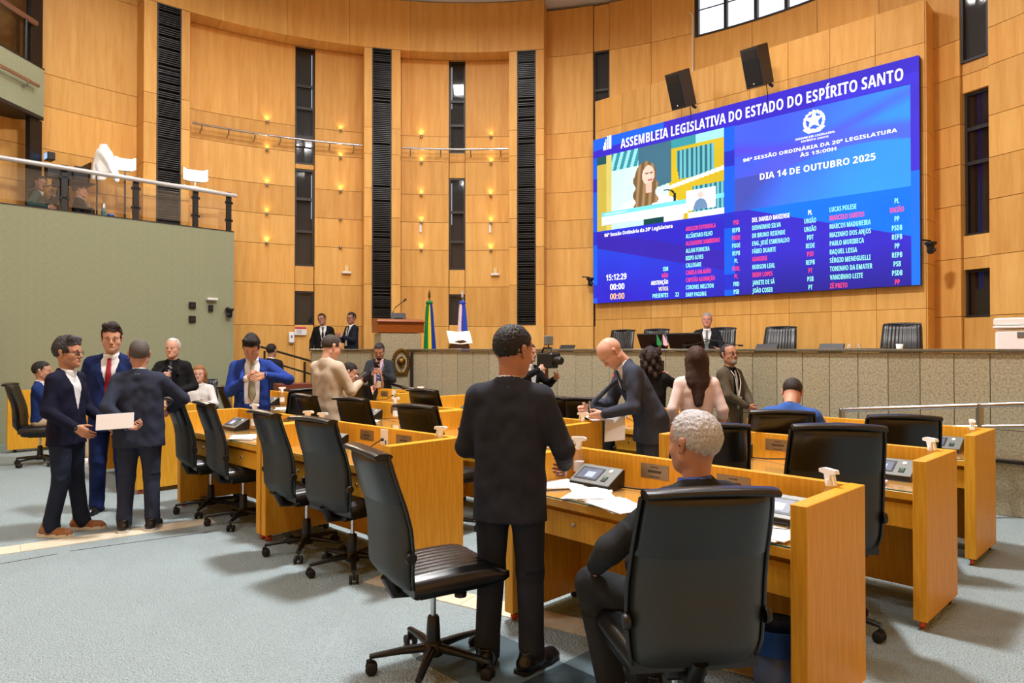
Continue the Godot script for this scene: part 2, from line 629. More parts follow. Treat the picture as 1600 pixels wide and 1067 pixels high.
	for k in 13:
		var a := 80.0 + k * 204.0 / 13.0
		for r in [[0.0, 2.1], [2.1, 3.89], [3.89, 5.97], [5.97, 8.36], [8.36, 9.44]]:
			wall_panel(rest, a, a + 204.0 / 13.0, r[0], r[1])
	# brass rails across the bays
	var rail_at := [[-37.6, -15.2, "long chrome wall rail across the wide timber bay", 7], [-9.5, 6.1, "long chrome wall rail across the bay behind the flags", 4]]
	for q in rail_at:
		var t := thing("wall_rail", q[2], "rail")
		var pts := []
		for k in 25:
			pts.append(arc(RW - .2, lerpf(q[0], q[1], k / 24.0), 6.21))
		part("tube", tube(begin(), pts, .025, 8), M.chrome, t)
		for k in q[3]:
			var a := lerpf(q[0] + 1.2, q[1] - 1.2, k / float(q[3] - 1))
			part("bracket", tube(begin(), [arc(RW - .2, a, 6.2), arc(RW - .17, a, 6.12), arc(RW + .005, a, 6.1)], .014, 6), M.steel, t)
	# small uplights on the panel joints
	var tier := ["lowest", "second lowest", "middle", "second highest", "highest"]
	var column := ["left of the wide bay's window strip", "right of the wide bay's window strip", "left of the flag bay's window strip", "right of the flag bay's window strip"]
	for c in 4:
		var a: float = [-28.0, -18.15, -6.73, 3.39][c]
		for k in 5:
			var hh: float = [3.91, 4.55, 5.19, 5.95, 6.57][k]
			var off: bool = c == 1 and k < 2
			var t := thing("wall_uplight", "small wall uplight, %s in the column %s" % [tier[k], column[c]], "lamp", arc(RW - .045, a, hh), -deg_to_rad(a), "small uplights on the timber wall")
			part("cup", lathe(begin(), [[.012, -.05], [.03, -.045], [.038, 0.0], [.034, .0], [.026, -.03]], 10), M.steel, t)
			part("arm", box(Vector3(.02, .02, .06), Vector3(0, -.03, -.03)), M.steel, t)
			if not off:
				part("bulb", lathe(begin(), [[.004, -.03], [.022, -.022], [.026, -.008], [.004, .002]], 10), glow(Color(1, .9, .74), 8.0), t)
				var l := SpotLight3D.new()
				l.name = "light"
				l.light_color = Color(1, .84, .6)
				l.light_energy = .05
				l.spot_angle = 62
				l.spot_range = 30
				l.spot_attenuation = 2.0
				l.light_size = .02
				l.shadow_enabled = true
				l.rotation_degrees = Vector3(90, 0, 0)
				l.position = Vector3(0, .012, 0)
				t.add_child(l)
	for q in [[-6.73, "left"], [3.39, "right"]]:
		single("paper_tag", bent(begin(), q[0] - .25, q[0] + .05, 4.3, 4.5, RW - .03, RW - .025), M.white, "white paper strip hanging under an uplight, %s of the flag bay window" % q[1], "tag")
	for q in [[-17.3, "in the wide bay"], [4.04, "in the flag bay"]]:
		var t := thing("wall_sensor", "small white wall sensor with cream box %s" % q[1], "sensor", arc(RW, q[0], 3.35), -deg_to_rad(q[0]))
		part("tray", box(Vector3(.2, .05, .08), Vector3(0, -.03, .05), .006), M.white, t)
		part("box", box(Vector3(.09, .13, .05), Vector3(0, .06, .03), .006), mat(rgb8(226, 200, 140), .5), t)
	var cdt := thing("wall_conduit", "thin white conduit on the wall left of the bright window", "conduit")
	part("pipe", tube(begin(), [arc(RW - .015, 32.2, 7.2), arc(RW - .015, 32.2, 8.75)], .015, 6), M.white, cdt)
	part("elbow", tube(begin(), [arc(RW - .015, 32.2, 8.74), arc(RW - .03, 31.8, 8.8)], .015, 6), M.white, cdt)
	var sg := thing("notice", "white notice with a red band on the wall behind the two guards", "sign", arc(RW, -23.5, 1.98), deg_to_rad(23.5))
	part("sheet", box(Vector3(.26, .18, .008), Vector3(0, 0, .01)), M.white, sg)
	part("band", box(Vector3(.25, .04, .004), Vector3(0, .065, .016)), mat(rgb8(206, 40, 48), .6), sg)
	st = begin()
	for k in 4:
		bx(st, Vector3(-.03, .02 - k * .025, .015), Vector3(.12 - .02 * (k % 2), .008, .003))
	part("lettering", st, mat(rgb8(120, 120, 126), .7), sg)
	var dsp := thing("soap_dispenser", "white wall dispenser left of the red and white notice", "dispenser", arc(RW, -24.75, 1.83), deg_to_rad(24.75))
	part("body", box(Vector3(.12, .24, .1), Vector3(0, 0, .055), .02), M.plastic, dsp)
	part("window", box(Vector3(.03, .06, .01), Vector3(0, .02, .108)), M.greydev, dsp)


func build_screen_wall() -> void:
	# wall frame: origin at the board's lower right corner on the floor, x runs left along the board, z towards the room
	var ang := atan2(.7231, .6907)
	var wall := structure("wall_right", P(6.538, 10.9), 0.0)
	var bas := Basis(Vector3(-.7231, 0, -.6907), Vector3.UP, Vector3(-.6907, 0, .7231))
	wall.basis = Basis(-bas.x, Vector3.UP, bas.z)
	var L := 6.466
	part("backing", box(Vector3(L + .1, 7.2 - DAIS, .5), Vector3(-L * .5, (7.2 + DAIS) * .5, -.36)), M.wallside, wall)
	var rows := [DAIS, 2.23, 2.95, 3.66, 4.38, 5.08, 5.79, 6.51, 7.2]
	var w := (L + .1) / 9.0
	for r in 8:
		for c in 9:
			var st := begin()
			var x1 := .05 - c * w - .004
			var x0 := .05 - (c + 1) * w + .004
			var y0: float = rows[r] + .004
			var y1: float = rows[r + 1] - .004
			var o := Vector2(rng.randf() * .6, rng.randf() * .4)
			var du := (x1 - x0) / 3.0
			var dv := (y1 - y0) / 3.0
			var z := -.09
			uvquad(st, Vector3(x0, y1, z), Vector3(x1, y1, z), Vector3(x1, y0, z), Vector3(x0, y0, z), o, o + Vector2(du, 0), o + Vector2(du, dv), o + Vector2(0, dv))
			bx(st, Vector3((x0 + x1) * .5, (y0 + y1) * .5, z - .01), Vector3(x1 - x0, y1 - y0, .0199))
			part("panel", st, M["wall%d" % rng.randi_range(0, 3)], wall)
		part("panel", box(Vector3(.02, rows[r + 1] - rows[r] - .008, .5), Vector3(.058, (rows[r + 1] + rows[r]) * .5, -.36)), M.wallside, wall)
	build_board(wall.basis, wall.position)
	var sp := [[P(3.38, 13.27, 6.62), "black loudspeaker hung above the board, nearer its left end"], [P(4.48, 12.2, 6.63), "black loudspeaker hung above the middle of the board"]]
	for s in sp:
		var t := thing("loudspeaker", s[1], "loudspeaker", s[0], atan2(-.6907, .7231), "loudspeakers over the board")
		var cab := Node3D.new()
		var tilt := Basis(Vector3.RIGHT, .42) * Basis(Vector3.UP, -.3)
		var st := begin()
		var poly := [Vector2(-.19, .2), Vector2(.19, .2), Vector2(.12, -.16), Vector2(-.12, -.16)]
		var xf := Transform3D(tilt * Basis(Vector3(1, 0, 0), Vector3(0, 0, 1), Vector3(0, 1, 0)), Vector3(0, 0, .1))
		prism(st, poly, -.34, .34, xf)
		part("cabinet", st, mat(rgb8(38, 38, 40), .5), t)
		st = begin()
		bx(st, tilt * Vector3(0, -.08, .205) + Vector3(0, 0, .1), Vector3(.34, .44, .02), .008, tilt)
		part("grille", st, M.blackmatt, t)
		st = begin()
		bx(st, tilt * Vector3(0, .22, .203) + Vector3(0, 0, .1), Vector3(.3, .16, .02), .006, tilt)
		part("horn", st, M.black, t)
		part("bracket", tube(begin(), [tilt * Vector3(0, -.2, -.15) + Vector3(0, 0, .1), Vector3(.1, -.3, -.14), Vector3(.1, -.3, -.22)], .03, 6), M.black, t)
		part("cable", tube(begin(), [tilt * Vector3(0, -.34, -.1) + Vector3(0, 0, .1), Vector3(.06, -.5, -.12), Vector3(.02, -.62, -.17)], .008, 5), M.rubber, t)
		part("badge", box(Vector3(.02, .02, .01), tilt * Vector3(0, -.27, .218) + Vector3(0, 0, .1)), M.white, t)
		cab.free()
	# wall cameras either side of the board
	for q in [[P(6.57, 10.7, 3.2), .9, "small black dome camera on an arm right of the board"], [P(1.76, 15.35, 3.12), .5, "small black camera at the left edge of the board"], [P(-5.72, 13.82, 2.34), -.2, "black surveillance camera on the edge of the green wall"]]:
		var t := thing("wall_camera", q[2], "camera", q[0], q[1])
		part("arm", tube(begin(), [Vector3(-.16, .08, -.1), Vector3(-.04, .07, 0), Vector3(0, .06, 0)], .014, 6), M.black, t)
		part("body", lathe(begin(), [[.02, .06], [.085, .055], [.09, .03], [.06, .0], [.05, -.04], [.055, -.1], [.03, -.13]], 14), M.black, t)
		part("lens", lathe(begin(), [[.03, 0], [.03, .04], [.012, .045]], 10, Vector3(0, -.07, .03), Basis(Vector3.RIGHT, PI / 2)), mat(rgb8(40, 44, 60), .15), t)


func lettering(parent: Node, text: String, x: float, y: float, cap: float, width: float, align: int, m: Material, weight := 700) -> void:
	var f := SystemFont.new()
	f.font_names = PackedStringArray(["Droid Sans"])
	f.font_weight = weight
	var tm := TextMesh.new()
	tm.text = text
	tm.font = f
	tm.font_size = 48
	tm.pixel_size = cap / (48.0 * .72)
	tm.depth = 0.002
	tm.curve_step = 4.0
	tm.horizontal_alignment = HORIZONTAL_ALIGNMENT_CENTER
	var o := part("lettering", tm, m, parent)
	var ab := tm.get_aabb()
	var sx := 1.0
	if width > 0.0:
		sx = width / ab.size.x
	elif width < 0.0:
		sx = -width
	var wide := ab.size.x * sx
	o.scale = Vector3(sx, 1, 1)
	o.position = Vector3(x + (wide * .5 if align == 0 else -wide * .5 if align == 2 else 0.0) - ab.get_center().x * sx, y, .052)



func build_board(bas: Basis, at: Vector3) -> void:
	var W := 6.466
	var Hh := 3.675
	var t := thing("voting_board", "huge blue electronic voting board with session text and live picture", "screen")
	t.basis = bas
	t.position = at + bas * Vector3(-W, 2.6, 0)
	part("housing", box(Vector3(W, Hh, .09), Vector3(W * .5, Hh * .5, -.03), .004), M.black, t)
	# the picture that the board shows
	var iw := 1024
	var ih := 582
	var im := Image.create(iw, ih, false, Image.FORMAT_RGB8)
	var nz := FastNoiseLite.new()
	nz.seed = 9
	nz.frequency = .004
	var lv := Image.create(170, 94, false, Image.FORMAT_RGB8)
	for y in 94:
		for x in 170:
			lv.set_pixel(x, y, live(x / 169.0, y / 93.0))
	lv.resize(481, 264, Image.INTERPOLATE_CUBIC)
	for y in ih:
		for x in iw:
			var u := float(x) / iw
			var v := float(y) / ih
			var c := rgb8(52, 42, 190)
			# lit blue sweeps
			var s1 := v - (.1 + .5 * (u - .35) * (u - .35))
			c = c.lerp(rgb8(24, 96, 232), smoothstep(.02, .3, s1) * (1.0 - smoothstep(.3, .52, s1)) * .9)
			var edge := .60 + (u - .0) * .32 - .25 * u * u
			if u < .5:
				edge = .66 + u * .42
				if v > edge - .1 and v < edge:
					c = rgb8(58, 40, 168)
				elif v >= edge and v < edge + .25:
					c = c.lerp(rgb8(44, 70, 216), (1.0 - (v - edge) / .25) * (1.0 - u * 1.6))
			elif v > .56:
				var e2 := .565 + (u - .56) * .52
				if v < e2:
					c = rgb8(26, 112, 244)
				else:
					c = rgb8(58, 46, 190)
			if v > .8:
				c = c.lerp(rgb8(38, 34, 108), (v - .8) * 3.2 * smoothstep(.3, .7, u))
			if v < .115:
				c = rgb8(60, 44, 190)
				if u < .28 and v < .07 - u * .1:
					c = rgb8(34, 96, 224)
				if v > .07 and u > .75:
					c = rgb8(64, 52, 206)
			elif u < .016 or (u > .485 and u < .518) or u > .98:
				if u < .6:
					c = rgb8(30, 92, 228) if fmod(v * 3.1, 1.0) < .75 else rgb8(44, 50, 190)
				elif v < .5:
					c = rgb8(66, 50, 200)
				else:
					c = rgb8(36, 110, 238)
			# right-hand notice box
			if u > .518 and u < .98 and v > .117 and v < .565:
				var a := (u - .518) / .462
				var b := (v - .117) / .448
				c = rgb8(70, 92, 226).lerp(rgb8(56, 148, 250), smoothstep(.2, .95, a * .8 + b * .3))
				var sw := absf(b - (.16 + .22 * sin(a * 3.0 + .6)))
				c = c.lerp(rgb8(92, 66, 214), clampf(1.0 - sw * 9.0, 0, 1) * .8 * (1.0 - a * .5))
				var rr := Vector2(a - .75, b - 1.25).length()
				c = c.lerp(rgb8(88, 84, 206), smoothstep(.0, .03, rr - .75) * (1.0 - smoothstep(.05, .18, rr - .82)) * .7)
				if b > .62 and a < .3:
					c = c.lerp(rgb8(64, 74, 150), smoothstep(.3, .0, a - (1.0 - b) * .35) * .6)
			# live picture
			if u > .016 and u < .485 and v > .113 and v < .564:
				c = lv.get_pixel(int((u - .016) / .469 * 480.0), int((v - .113) / .451 * 263.0))
			c = c * (1.0 + nz.get_noise_2d(x, y) * .05)
			im.set_pixel(x, y, c)
	var sm := mat(Color.BLACK, .5, 0.0, .2)
	sm.emission_enabled = true
	sm.emission_operator = BaseMaterial3D.EMISSION_OP_MULTIPLY
	sm.emission = Color.WHITE
	sm.emission_texture = ImageTexture.create_from_image(im)
	sm.emission_energy_multiplier = 1.05
	var st := begin()
	uvquad(st, Vector3(0, Hh, .048), Vector3(W, Hh, .048), Vector3(W, 0, .048), Vector3(0, 0, .048), Vector2(0, 0), Vector2(1, 0), Vector2(1, 1), Vector2(0, 1))
	part("display", st, sm, t)
	var wh := glow(Color(1, 1, 1), 1.1)
	var cy := glow(rgb8(150, 250, 226), 1.05)
	var rd := glow(rgb8(250, 58, 92), 1.05)
	var yl := glow(rgb8(252, 236, 190), 1.05)
	var or_ := glow(rgb8(250, 190, 130), 1.05)
	lettering(t, "ASSEMBLEIA LEGISLATIVA DO ESTADO DO ESPÍRITO SANTO", .115 * W, (1 - .066) * Hh, .2, .85 * W, 0, wh)
	lettering(t, "ASSEMBLEIA LEGISLATIVA", .749 * W, (1 - .257) * Hh, .034, .105 * W, 1, wh)
	lettering(t, "ESPÍRITO SANTO", .749 * W, (1 - .273) * Hh, .032, .072 * W, 1, wh)
	lettering(t, "96ª SESSÃO ORDINÁRIA DA 20ª LEGISLATURA", .748 * W, (1 - .308) * Hh, .062, .405 * W, 1, wh)
	lettering(t, "ÀS 15:00H", .757 * W, (1 - .338) * Hh, .06, .095 * W, 1, wh)
	lettering(t, "DIA 14 DE OUTUBRO 2025", .748 * W, (1 - .408) * Hh, .115, .305 * W, 1, wh)
	lettering(t, "96ª Sessão Ordinária da 20ª Legislatura", .048 * W, (1 - .594) * Hh, .075, .263 * W, 0, wh)
	lettering(t, "15:12:29", .096 * W, (1 - .851) * Hh, .13, .083 * W, 1, wh)
	lettering(t, "00:00", .100 * W, (1 - .909) * Hh, .13, .058 * W, 1, wh)
	lettering(t, "00:00", .100 * W, (1 - .966) * Hh, .13, .058 * W, 1, or_)
	var k := 0
	for q in [["SIM", cy], ["NÃO", rd], ["ABSTENÇÃO", wh], ["VOTOS", yl], ["PRESENTES", cy]]:
		lettering(t, q[0], .295 * W, (1 - (.830 + k * .0368)) * Hh, .083, -.62, 2, q[1])
		k += 1
	lettering(t, "22", .327 * W, (1 - .977) * Hh, .085, -.7, 1, cy)
	var names := [["-ADILSON ESPINDULA", "-PSD", "ALCÂNTARO FILHO", "REPB", "-ALEXANDRE XAMBINHO", "-PODE", "ALLAN FERREIRA", "PODE", "BISPO ALVES", "REPB", "CALLEGARI", "PL", "-CAMILA VALADÃO", "-PSOL", "-CAPITÃO ASSUMÇÃO", "-PL", "CORONEL WELITON", "PRD", "DARY PAGUNG", "PSB"],
		["DEL DANILO BAHIENSE", "PL", "DENNINHO SILVA", "UNIÃO", "DR BRUNO RESENDE", "UNIÃO", "ENG. JOSÉ ESMERALDO", "PDT", "FÁBIO DUARTE", "REDE", "-GANDINI", "-PSD", "HUDSON LEAL", "REPB", "-IRINY LOPES", "-PT", "JANETE DE SÁ", "PSB", "JOÃO COSER", "PT"],
		["LUCAS POLESE", "PL", "-MARCELO SANTOS", "-UNIÃO", "MARCOS MADUREIRA", "PP", "MAZINHO DOS ANJOS", "PSDB", "PABLO MURIBECA", "REPB", "RAQUEL LESSA", "PP", "SÉRGIO MENEGUELLI", "REPB", "TONINHO DA EMATER", "PSB", "VANDINHO LEITE", "PSDB", "-ZÉ PRETO", "-PP"]]
	for c in 3:
		for r in 10:
			for j in 2:
				var s: String = names[c][r * 2 + j]
				var m: Material = rd if s.begins_with("-") else cy
				if c == 1 and r == 0:
					m = wh
				lettering(t, s.trim_prefix("-"), ([.358, .572, .787][c] if j == 0 else [.523, .736, .949][c]) * W, (1 - (.622 + r * .04)) * Hh, .083, -.56, 0 if j == 0 else 1, m)
	# building mark and state arms
	var mk := begin()
	for q in [[0, 0, .02, .1], [.03, 0, .02, .17], [.06, 0, .02, .24], [.11, 0, .03, .3], [.155, 0, .012, .3], [.19, 0, .03, .3]]:
		bx(mk, Vector3(.045 * W + q[0], .93 * Hh + q[3] * .5 - .03, .052), Vector3(q[2], q[3], .003))
	for i in 6:
		bx(mk, Vector3(.045 * W + .17, .93 * Hh + .02 + i * .045, .052), Vector3(.06, .012, .003))
	part("building_mark", mk, wh, t)
	var em := begin()
	var cc := Vector3(.747 * W, (1 - .186) * Hh, .051)
	var star := []
	for i in 10:
		var rr: float = .16 if i % 2 == 0 else .075
		star.append(Vector2(sin(TAU * i / 10.0), cos(TAU * i / 10.0)) * rr)
	prism(em, star, 0, .003, Transform3D(Basis.IDENTITY, cc + Vector3(0, .02, 0)))
	for sd in [-1, 1]:
		for i in 9:
			var a := PI * (-.5 + .98 * (i / 8.0))
			var p := cc + Vector3(sd * cos(a) * .165, sin(a) * .165 + .0, 0)
			prism(em, [Vector2(-.012, -.05), Vector2(.03, -.01), Vector2(.02, .05), Vector2(-.025, .02)], 0, .003, Transform3D(Basis(Vector3(0, 0, 1), sd * (a * .6)), p))
	prism(em, [Vector2(-.19, -.13), Vector2(-.1, -.2), Vector2(.1, -.2), Vector2(.19, -.13), Vector2(.17, -.1), Vector2(.08, -.165), Vector2(-.08, -.165), Vector2(-.17, -.1)], 0, .003, Transform3D(Basis.IDENTITY, cc))
	part("emblem", em, wh, t)
	var l := AreaLight3D.new()
	l.name = "light"
	l.area_size = Vector2(W * .96, Hh * .96)
	l.light_color = Color(.45, .55, 1.0)
	l.light_energy = 1.2
	l.area_range = 40.0
	l.shadow_enabled = true
	l.rotation_degrees = Vector3(0, 180, 0)
	l.position = Vector3(W * .5, Hh * .5, .06)
	t.add_child(l)


# what the live picture shows at (a, b): a woman speaking before chairs and desks
func live(a: float, b: float) -> Color:
	var sky := rgb8(204, 244, 250)
	var c := sky
	if a < .08:
		c = rgb8(196, 172, 70)
		if b < .1:
			c = rgb8(40, 84, 88)
	elif a < .13:
		c = rgb8(214, 196, 106)
	elif a < .4 and b < .22:
		c = rgb8(58, 140, 150) if fmod(a * 17.0 + b * 3.0, 1.0) < .5 else rgb8(150, 216, 226)
	if a > .6:
		c = rgb8(208, 176, 40)
		var chair := a > .66 and a < .93 and b > .14 and b < .5 and a > .62 + b * .12
		var chair2 := a > .78 and b > .62
		if chair or chair2:
			c = rgb8(44, 108, 120) if fmod(a * 30.0, 1.0) < .45 else rgb8(110, 184, 196)
		if absf(b - (.58 - (a - .6) * .3)) < .025:
			c = rgb8(236, 240, 220)
		if b < .1:
			c = rgb8(60, 150, 160) if a < .8 else rgb8(160, 226, 232)
	if a > .36 and a < .62 and b < .55 - absf(a - .5) * .3:
		c = rgb8(66, 108, 128)
	# blouse
	if Vector2((a - .43) * 1.05, b - .92).length() < .3 and b > .56:
		c = rgb8(248, 232, 230).lerp(rgb8(222, 214, 222), clampf(sin(a * 40.0 + b * 9.0), 0, 1) * .5)
	# hair, face
	var wave := .012 * sin(b * 34.0)
	if Vector2((a - .415) / .085, (b - .36) / .17).length() < 1.0 or (absf(a - .395 + wave) < .075 and b > .36 and b < .8) or (absf(a - .475 + wave) < .03 and b > .42 and b < .74):
		c = rgb8(118, 88, 58).lerp(rgb8(178, 142, 98), clampf(sin(a * 120.0 + b * 6.0) * .5 + .3, 0, 1))
	if Vector2((a - .438) / .05, (b - .37) / .125).length() < 1.0:
		c = rgb8(240, 200, 178).lerp(rgb8(214, 160, 138), clampf((a - .45) * 12.0, 0, 1))
	if a > .42 and a < .462 and b > .47 and b < .6:
		c = rgb8(228, 184, 164)
	if Vector2((a - .46) / .016, (b - .345) / .01).length() < 1.0 or Vector2((a - .425) / .014, (b - .345) / .01).length() < 1.0:
		c = rgb8(96, 70, 58)
	if Vector2((a - .452) / .018, (b - .435) / .012).length() < 1.0:
		c = rgb8(196, 84, 90)
	# microphone
	if Vector2(a - .56, b - .68).length() > .075 and Vector2(a - .56, b - .68).length() < .088 and a > .56 and b < .7:
		c = rgb8(30, 40, 46)
	if absf(a - .643) < .008 and b > .66 and b < .8:
		c = rgb8(30, 40, 46)
	# caption bars
	if b > .76 and b < .81 and a > .04:
		c = rgb8(120, 214, 230)
		if b > .775 and b < .795 and a > .06 and a < .26:
			c = rgb8(240, 252, 255)
	elif b >= .81 and b < .93 and a > .04 and a < .74:
		c = rgb8(248, 250, 250)
		if absf(fmod(b, .045) - .02) < .006 and a > .06 and a < .3:
			c = rgb8(190, 200, 206)
	elif b >= .93:
		if a > .4 and a < .56:
			c = rgb8(24, 70, 70)
		elif a > .13 and a < .4:
			c = rgb8(190, 232, 236)
		elif a > .74:
			c = rgb8(250, 252, 250)
	# signer's inset
	if a > .73 and a < .945 and b > .66 and b < .91:
		c = rgb8(252, 252, 252)
		if Vector2((a - .835) / .05, (b - .9) / .12).length() < 1.0:
			c = rgb8(110, 140, 176)
		if Vector2((a - .835) / .02, (b - .735) / .04).length() < 1.0:
			c = rgb8(216, 196, 188)
	return c


func build_dais() -> void:
	var line := [Vector2(6.7, 4.5), Vector2(4.594, 6.56), Vector2(2.69, 8.43), Vector2(.935, 9.98), Vector2(-1.64, 11.35), Vector2(-3.6, 12.3)]
	var fl := structure("floor_dais")
	var poly := []
	for p in line:
		poly.append(Vector2(p.x, p.y) + Vector2(.07, .07))
	poly.append(Vector2(-4.5, 12.9))
	for a in [-26.0, -18.0, -8.0, 2.0, 12.0, 22.0, 32.0, 42.0, 52.0, 62.0, 72.0, 82.0, 92.0, 102.0]:
		var q := arc(RW - .02, a, 0)
		poly.append(Vector2(q.x, -q.z))
	var st := begin()
	prism(st, poly, 0.0, DAIS, Transform3D(Basis(Vector3(1, 0, 0), Vector3(0, 0, -1), Vector3(0, 1, 0)), Vector3.ZERO))
	part("platform", st, M.carpet, fl)
	var w := structure("wall_dais")
	var left := 0.0
	for i in line.size() - 1:
		var a: Vector2 = line[i]
		var b: Vector2 = line[i + 1]
		var len := a.distance_to(b)
		var dir := (b - a) / len
		var yaw := atan2(dir.y, dir.x)
		var n := int(round(len / .285))
		var core := part("core", box(Vector3(len + .1, 1.52, .12), Vector3(len * .5, .76, -.08)), M.mortar, w)
		core.position = P(a.x, a.y)
		core.rotation.y = yaw + PI
		core.position = P(b.x, b.y)
		for k in n:
			for r in 2:
				var h0: float = [0.0, .81][r]
				var h1: float = [.81, 1.545][r]
				var o := part("stone_slab", box(Vector3(len / n - .006, h1 - h0 - .006, .03), Vector3.ZERO, .0015), M["stone%d" % rng.randi_range(0, 2)], w)
				var c := a + dir * (k + .5) * len / n
				o.position = P(c.x, c.y, (h0 + h1) * .5)
				o.rotation.y = yaw + PI
		var cop := part("coping", box(Vector3(len + .04, .034, .3), Vector3(len * .5, 0, -.1), .008), M.coping, w)
		cop.position = P(b.x, b.y, 1.563)
		cop.rotation.y = yaw + PI
		if i < 4:
			var tt := single("dais_counter", box(Vector3(len, .05, .75), Vector3(len * .5, 0, -.55), .006), M.lectern, ["timber counter top behind the right end of the stone wall", "timber counter top behind the stone wall, right of the presiding man", "timber counter top before the presiding man", "timber counter top behind the stone wall, by the open book"][i], "counter")
			tt.position = P(b.x, b.y, 1.51)
			tt.rotation.y = yaw + PI
	var bar := part("groove_bar", tube(begin(), [P(4.55, 6.56, .52), P(6.65, 4.46, .52)], .022, 6), M.darkrail, w)
	bar.position = Vector3(0, 0, 0)
	# black joint at the end of the long wall
	part("joint", box(Vector3(.05, 1.5, .04), Vector3(-1.66, .77, -11.33)), M.black, w)
	# speaker's lectern on its stone plinth
	var ly := .42
	var pl := thing("lectern", "timber speaker's lectern on a stone plinth with a bronze crest", "lectern", P(-1.9, 11.46), ly)
	part("plinth", box(Vector3(.68, 1.84, .5), Vector3(0, .92, -.1), .004), M.stone1, pl)
	part("side_panel", box(Vector3(.02, 1.82, .5), Vector3(.352, .91, -.1)), M.desk, pl)
	st = begin()
	prism(st, [Vector2(.24, 1.85), Vector2(.24, 2.04), Vector2(.2, 2.07), Vector2(-.22, 2.1), Vector2(-.2, 1.85)], -.39, .39, Transform3D(Basis(Vector3(0, 0, 1), Vector3.UP, Vector3(-1, 0, 0)), Vector3(0, 0, -.08)))
	part("desk_top", st, M.lectern, pl)
	part("ledge", box(Vector3(.84, .03, .06), Vector3(0, 2.03, .17), .01), M.lectern, pl)
	st = begin()
	for k in 26:
		var a := TAU * k / 26.0
		bx(st, Vector3(cos(a) * .13, 1.36 + sin(a) * .2, .165), Vector3(.05, .06, .04), .012, Basis(Vector3(0, 0, 1), a + .6))
	lathe(st, [[.0, .0], [.075, .0], [.06, .05], [.02, .07]], 12, Vector3(0, 1.37, .155), Basis(Vector3.RIGHT, PI / 2))
	bx(st, Vector3(0, 1.36, .18), Vector3(.03, .2, .05), .01)
	bx(st, Vector3(0, 1.17, .17), Vector3(.22, .05, .03), .01)
	part("crest", st, M.bronze, pl)
	var mon := thing("lectern_screen", "small black touch screen on top of the speaker's lectern", "screen", P(-1.93, 11.58, 2.085), ly)
	part("panel", bx(begin(), Vector3(0, .05, 0), Vector3(.26, .12, .02), .004, Basis(Vector3.RIGHT, -.5)), M.black, mon)
	part("foot", box(Vector3(.14, .02, .1), Vector3(0, .01, .0)), M.black, mon)
	var mc := thing("gooseneck_microphone", "thin gooseneck microphone curving up from the speaker's lectern", "microphone", P(-2.02, 11.63, 2.085), ly)
	part("stalk", tube(begin(), [Vector3(0, 0, 0), Vector3(-.01, .12, 0), Vector3(.03, .2, 0), Vector3(.12, .27, .02), Vector3(.17, .31, .03)], .008, 6), M.rubber, mc)
	part("head", tube(begin(), [Vector3(.17, .31, .03), Vector3(.21, .35, .04)], .016, 8), M.black, mc)
	# flags
	for q in [[P(-1.66, 13.7), rgb8(24, 122, 62), rgb8(232, 200, 40), rgb8(30, 60, 150), "green and yellow national flag furled on a pole"], [P(-1.0, 13.75), rgb8(236, 214, 224), rgb8(60, 70, 168), rgb8(46, 80, 190), "pink, white and blue state flag furled on a pole"]]:
		var f := thing("flag", q[4], "flag", q[0] + Vector3(0, DAIS, 0), 0.2)
		part("pole", tube(begin(), [Vector3.ZERO, Vector3(0, 1.9, 0)], .014, 8), mat(rgb8(110, 70, 36), .4), f)
		part("finial", lathe(begin(), [[.004, 0], [.03, .02], [.022, .05], [.028, .07], [.002, .17]], 8, Vector3(0, 1.88, 0)), M.bronze if q[1].g > q[1].r else M.silver, f)
		part("foot", lathe(begin(), [[.14, 0], [.14, .02], [.03, .05], [.02, .06]], 14), M.black, f)
		for k in 3:
			var rings := []
			for j in 12:
				var s := j / 11.0
				var y := 1.8 - 1.5 * s
				var wd := lerpf(.035, .095, pow(s, .6))
				var cx := (k - 1) * wd * .75 + .02 * s
				var ringp := []
				for m in 16:
					var a := TAU * m / 16.0
					var rr := wd * (.62 + .22 * sin(a * 4.0 + k * 2.0 + s * 3.0))
					ringp.append(Vector3(cx + cos(a) * rr, y, sin(a) * rr * .8 + .02))
				rings.append(ringp)
			part("fold", loft(begin(true), rings), mat(q[1 + k], .8, 0, .2), f)
		part("rosette", lathe(begin(), [[.02, 0], [.07, .03], [.075, .06], [.03, .09]], 9, Vector3(0, 1.74, 0)), mat(q[1 + (2 if q[1].r > q[1].g else 0)], .8), f)
	# open book on its stand
	var bk := thing("open_book", "large open book on a carved dark stand on the wall", "book", P(-.88, 11.35, 1.585), .35)
	part("stand", prism(begin(), [Vector2(-.16, 0), Vector2(.16, 0), Vector2(.13, .1), Vector2(.05, .14), Vector2(-.05, .13), Vector2(-.14, .1)], -.05, .1), mat(rgb8(58, 32, 22), .5), bk)
	for s in [-1, 1]:
		part("page", bx(begin(), Vector3(s * .1, .18, .02), Vector3(.2, .02, .28), .004, Basis(Vector3.RIGHT, .85) * Basis(Vector3(0, 0, 1), s * .12)), mat(rgb8(236, 230, 206), .8), bk)
	dais_things()
	# handrails in front of the dais
	var rr := thing("ramp_handrail", "double chrome handrail before the right-hand stone wall", "handrail")
	var r0 := P(3.5, 7.25)
	var r1 := P(6.35, 4.42)
	for q in [[.93, 1.33, .024], [.73, 1.13, .02]]:
		part("rail", tube(begin(), [r0 + Vector3(0, q[0], 0), r1 + Vector3(0, q[1], 0)], q[2], 10), M.chrome, rr)
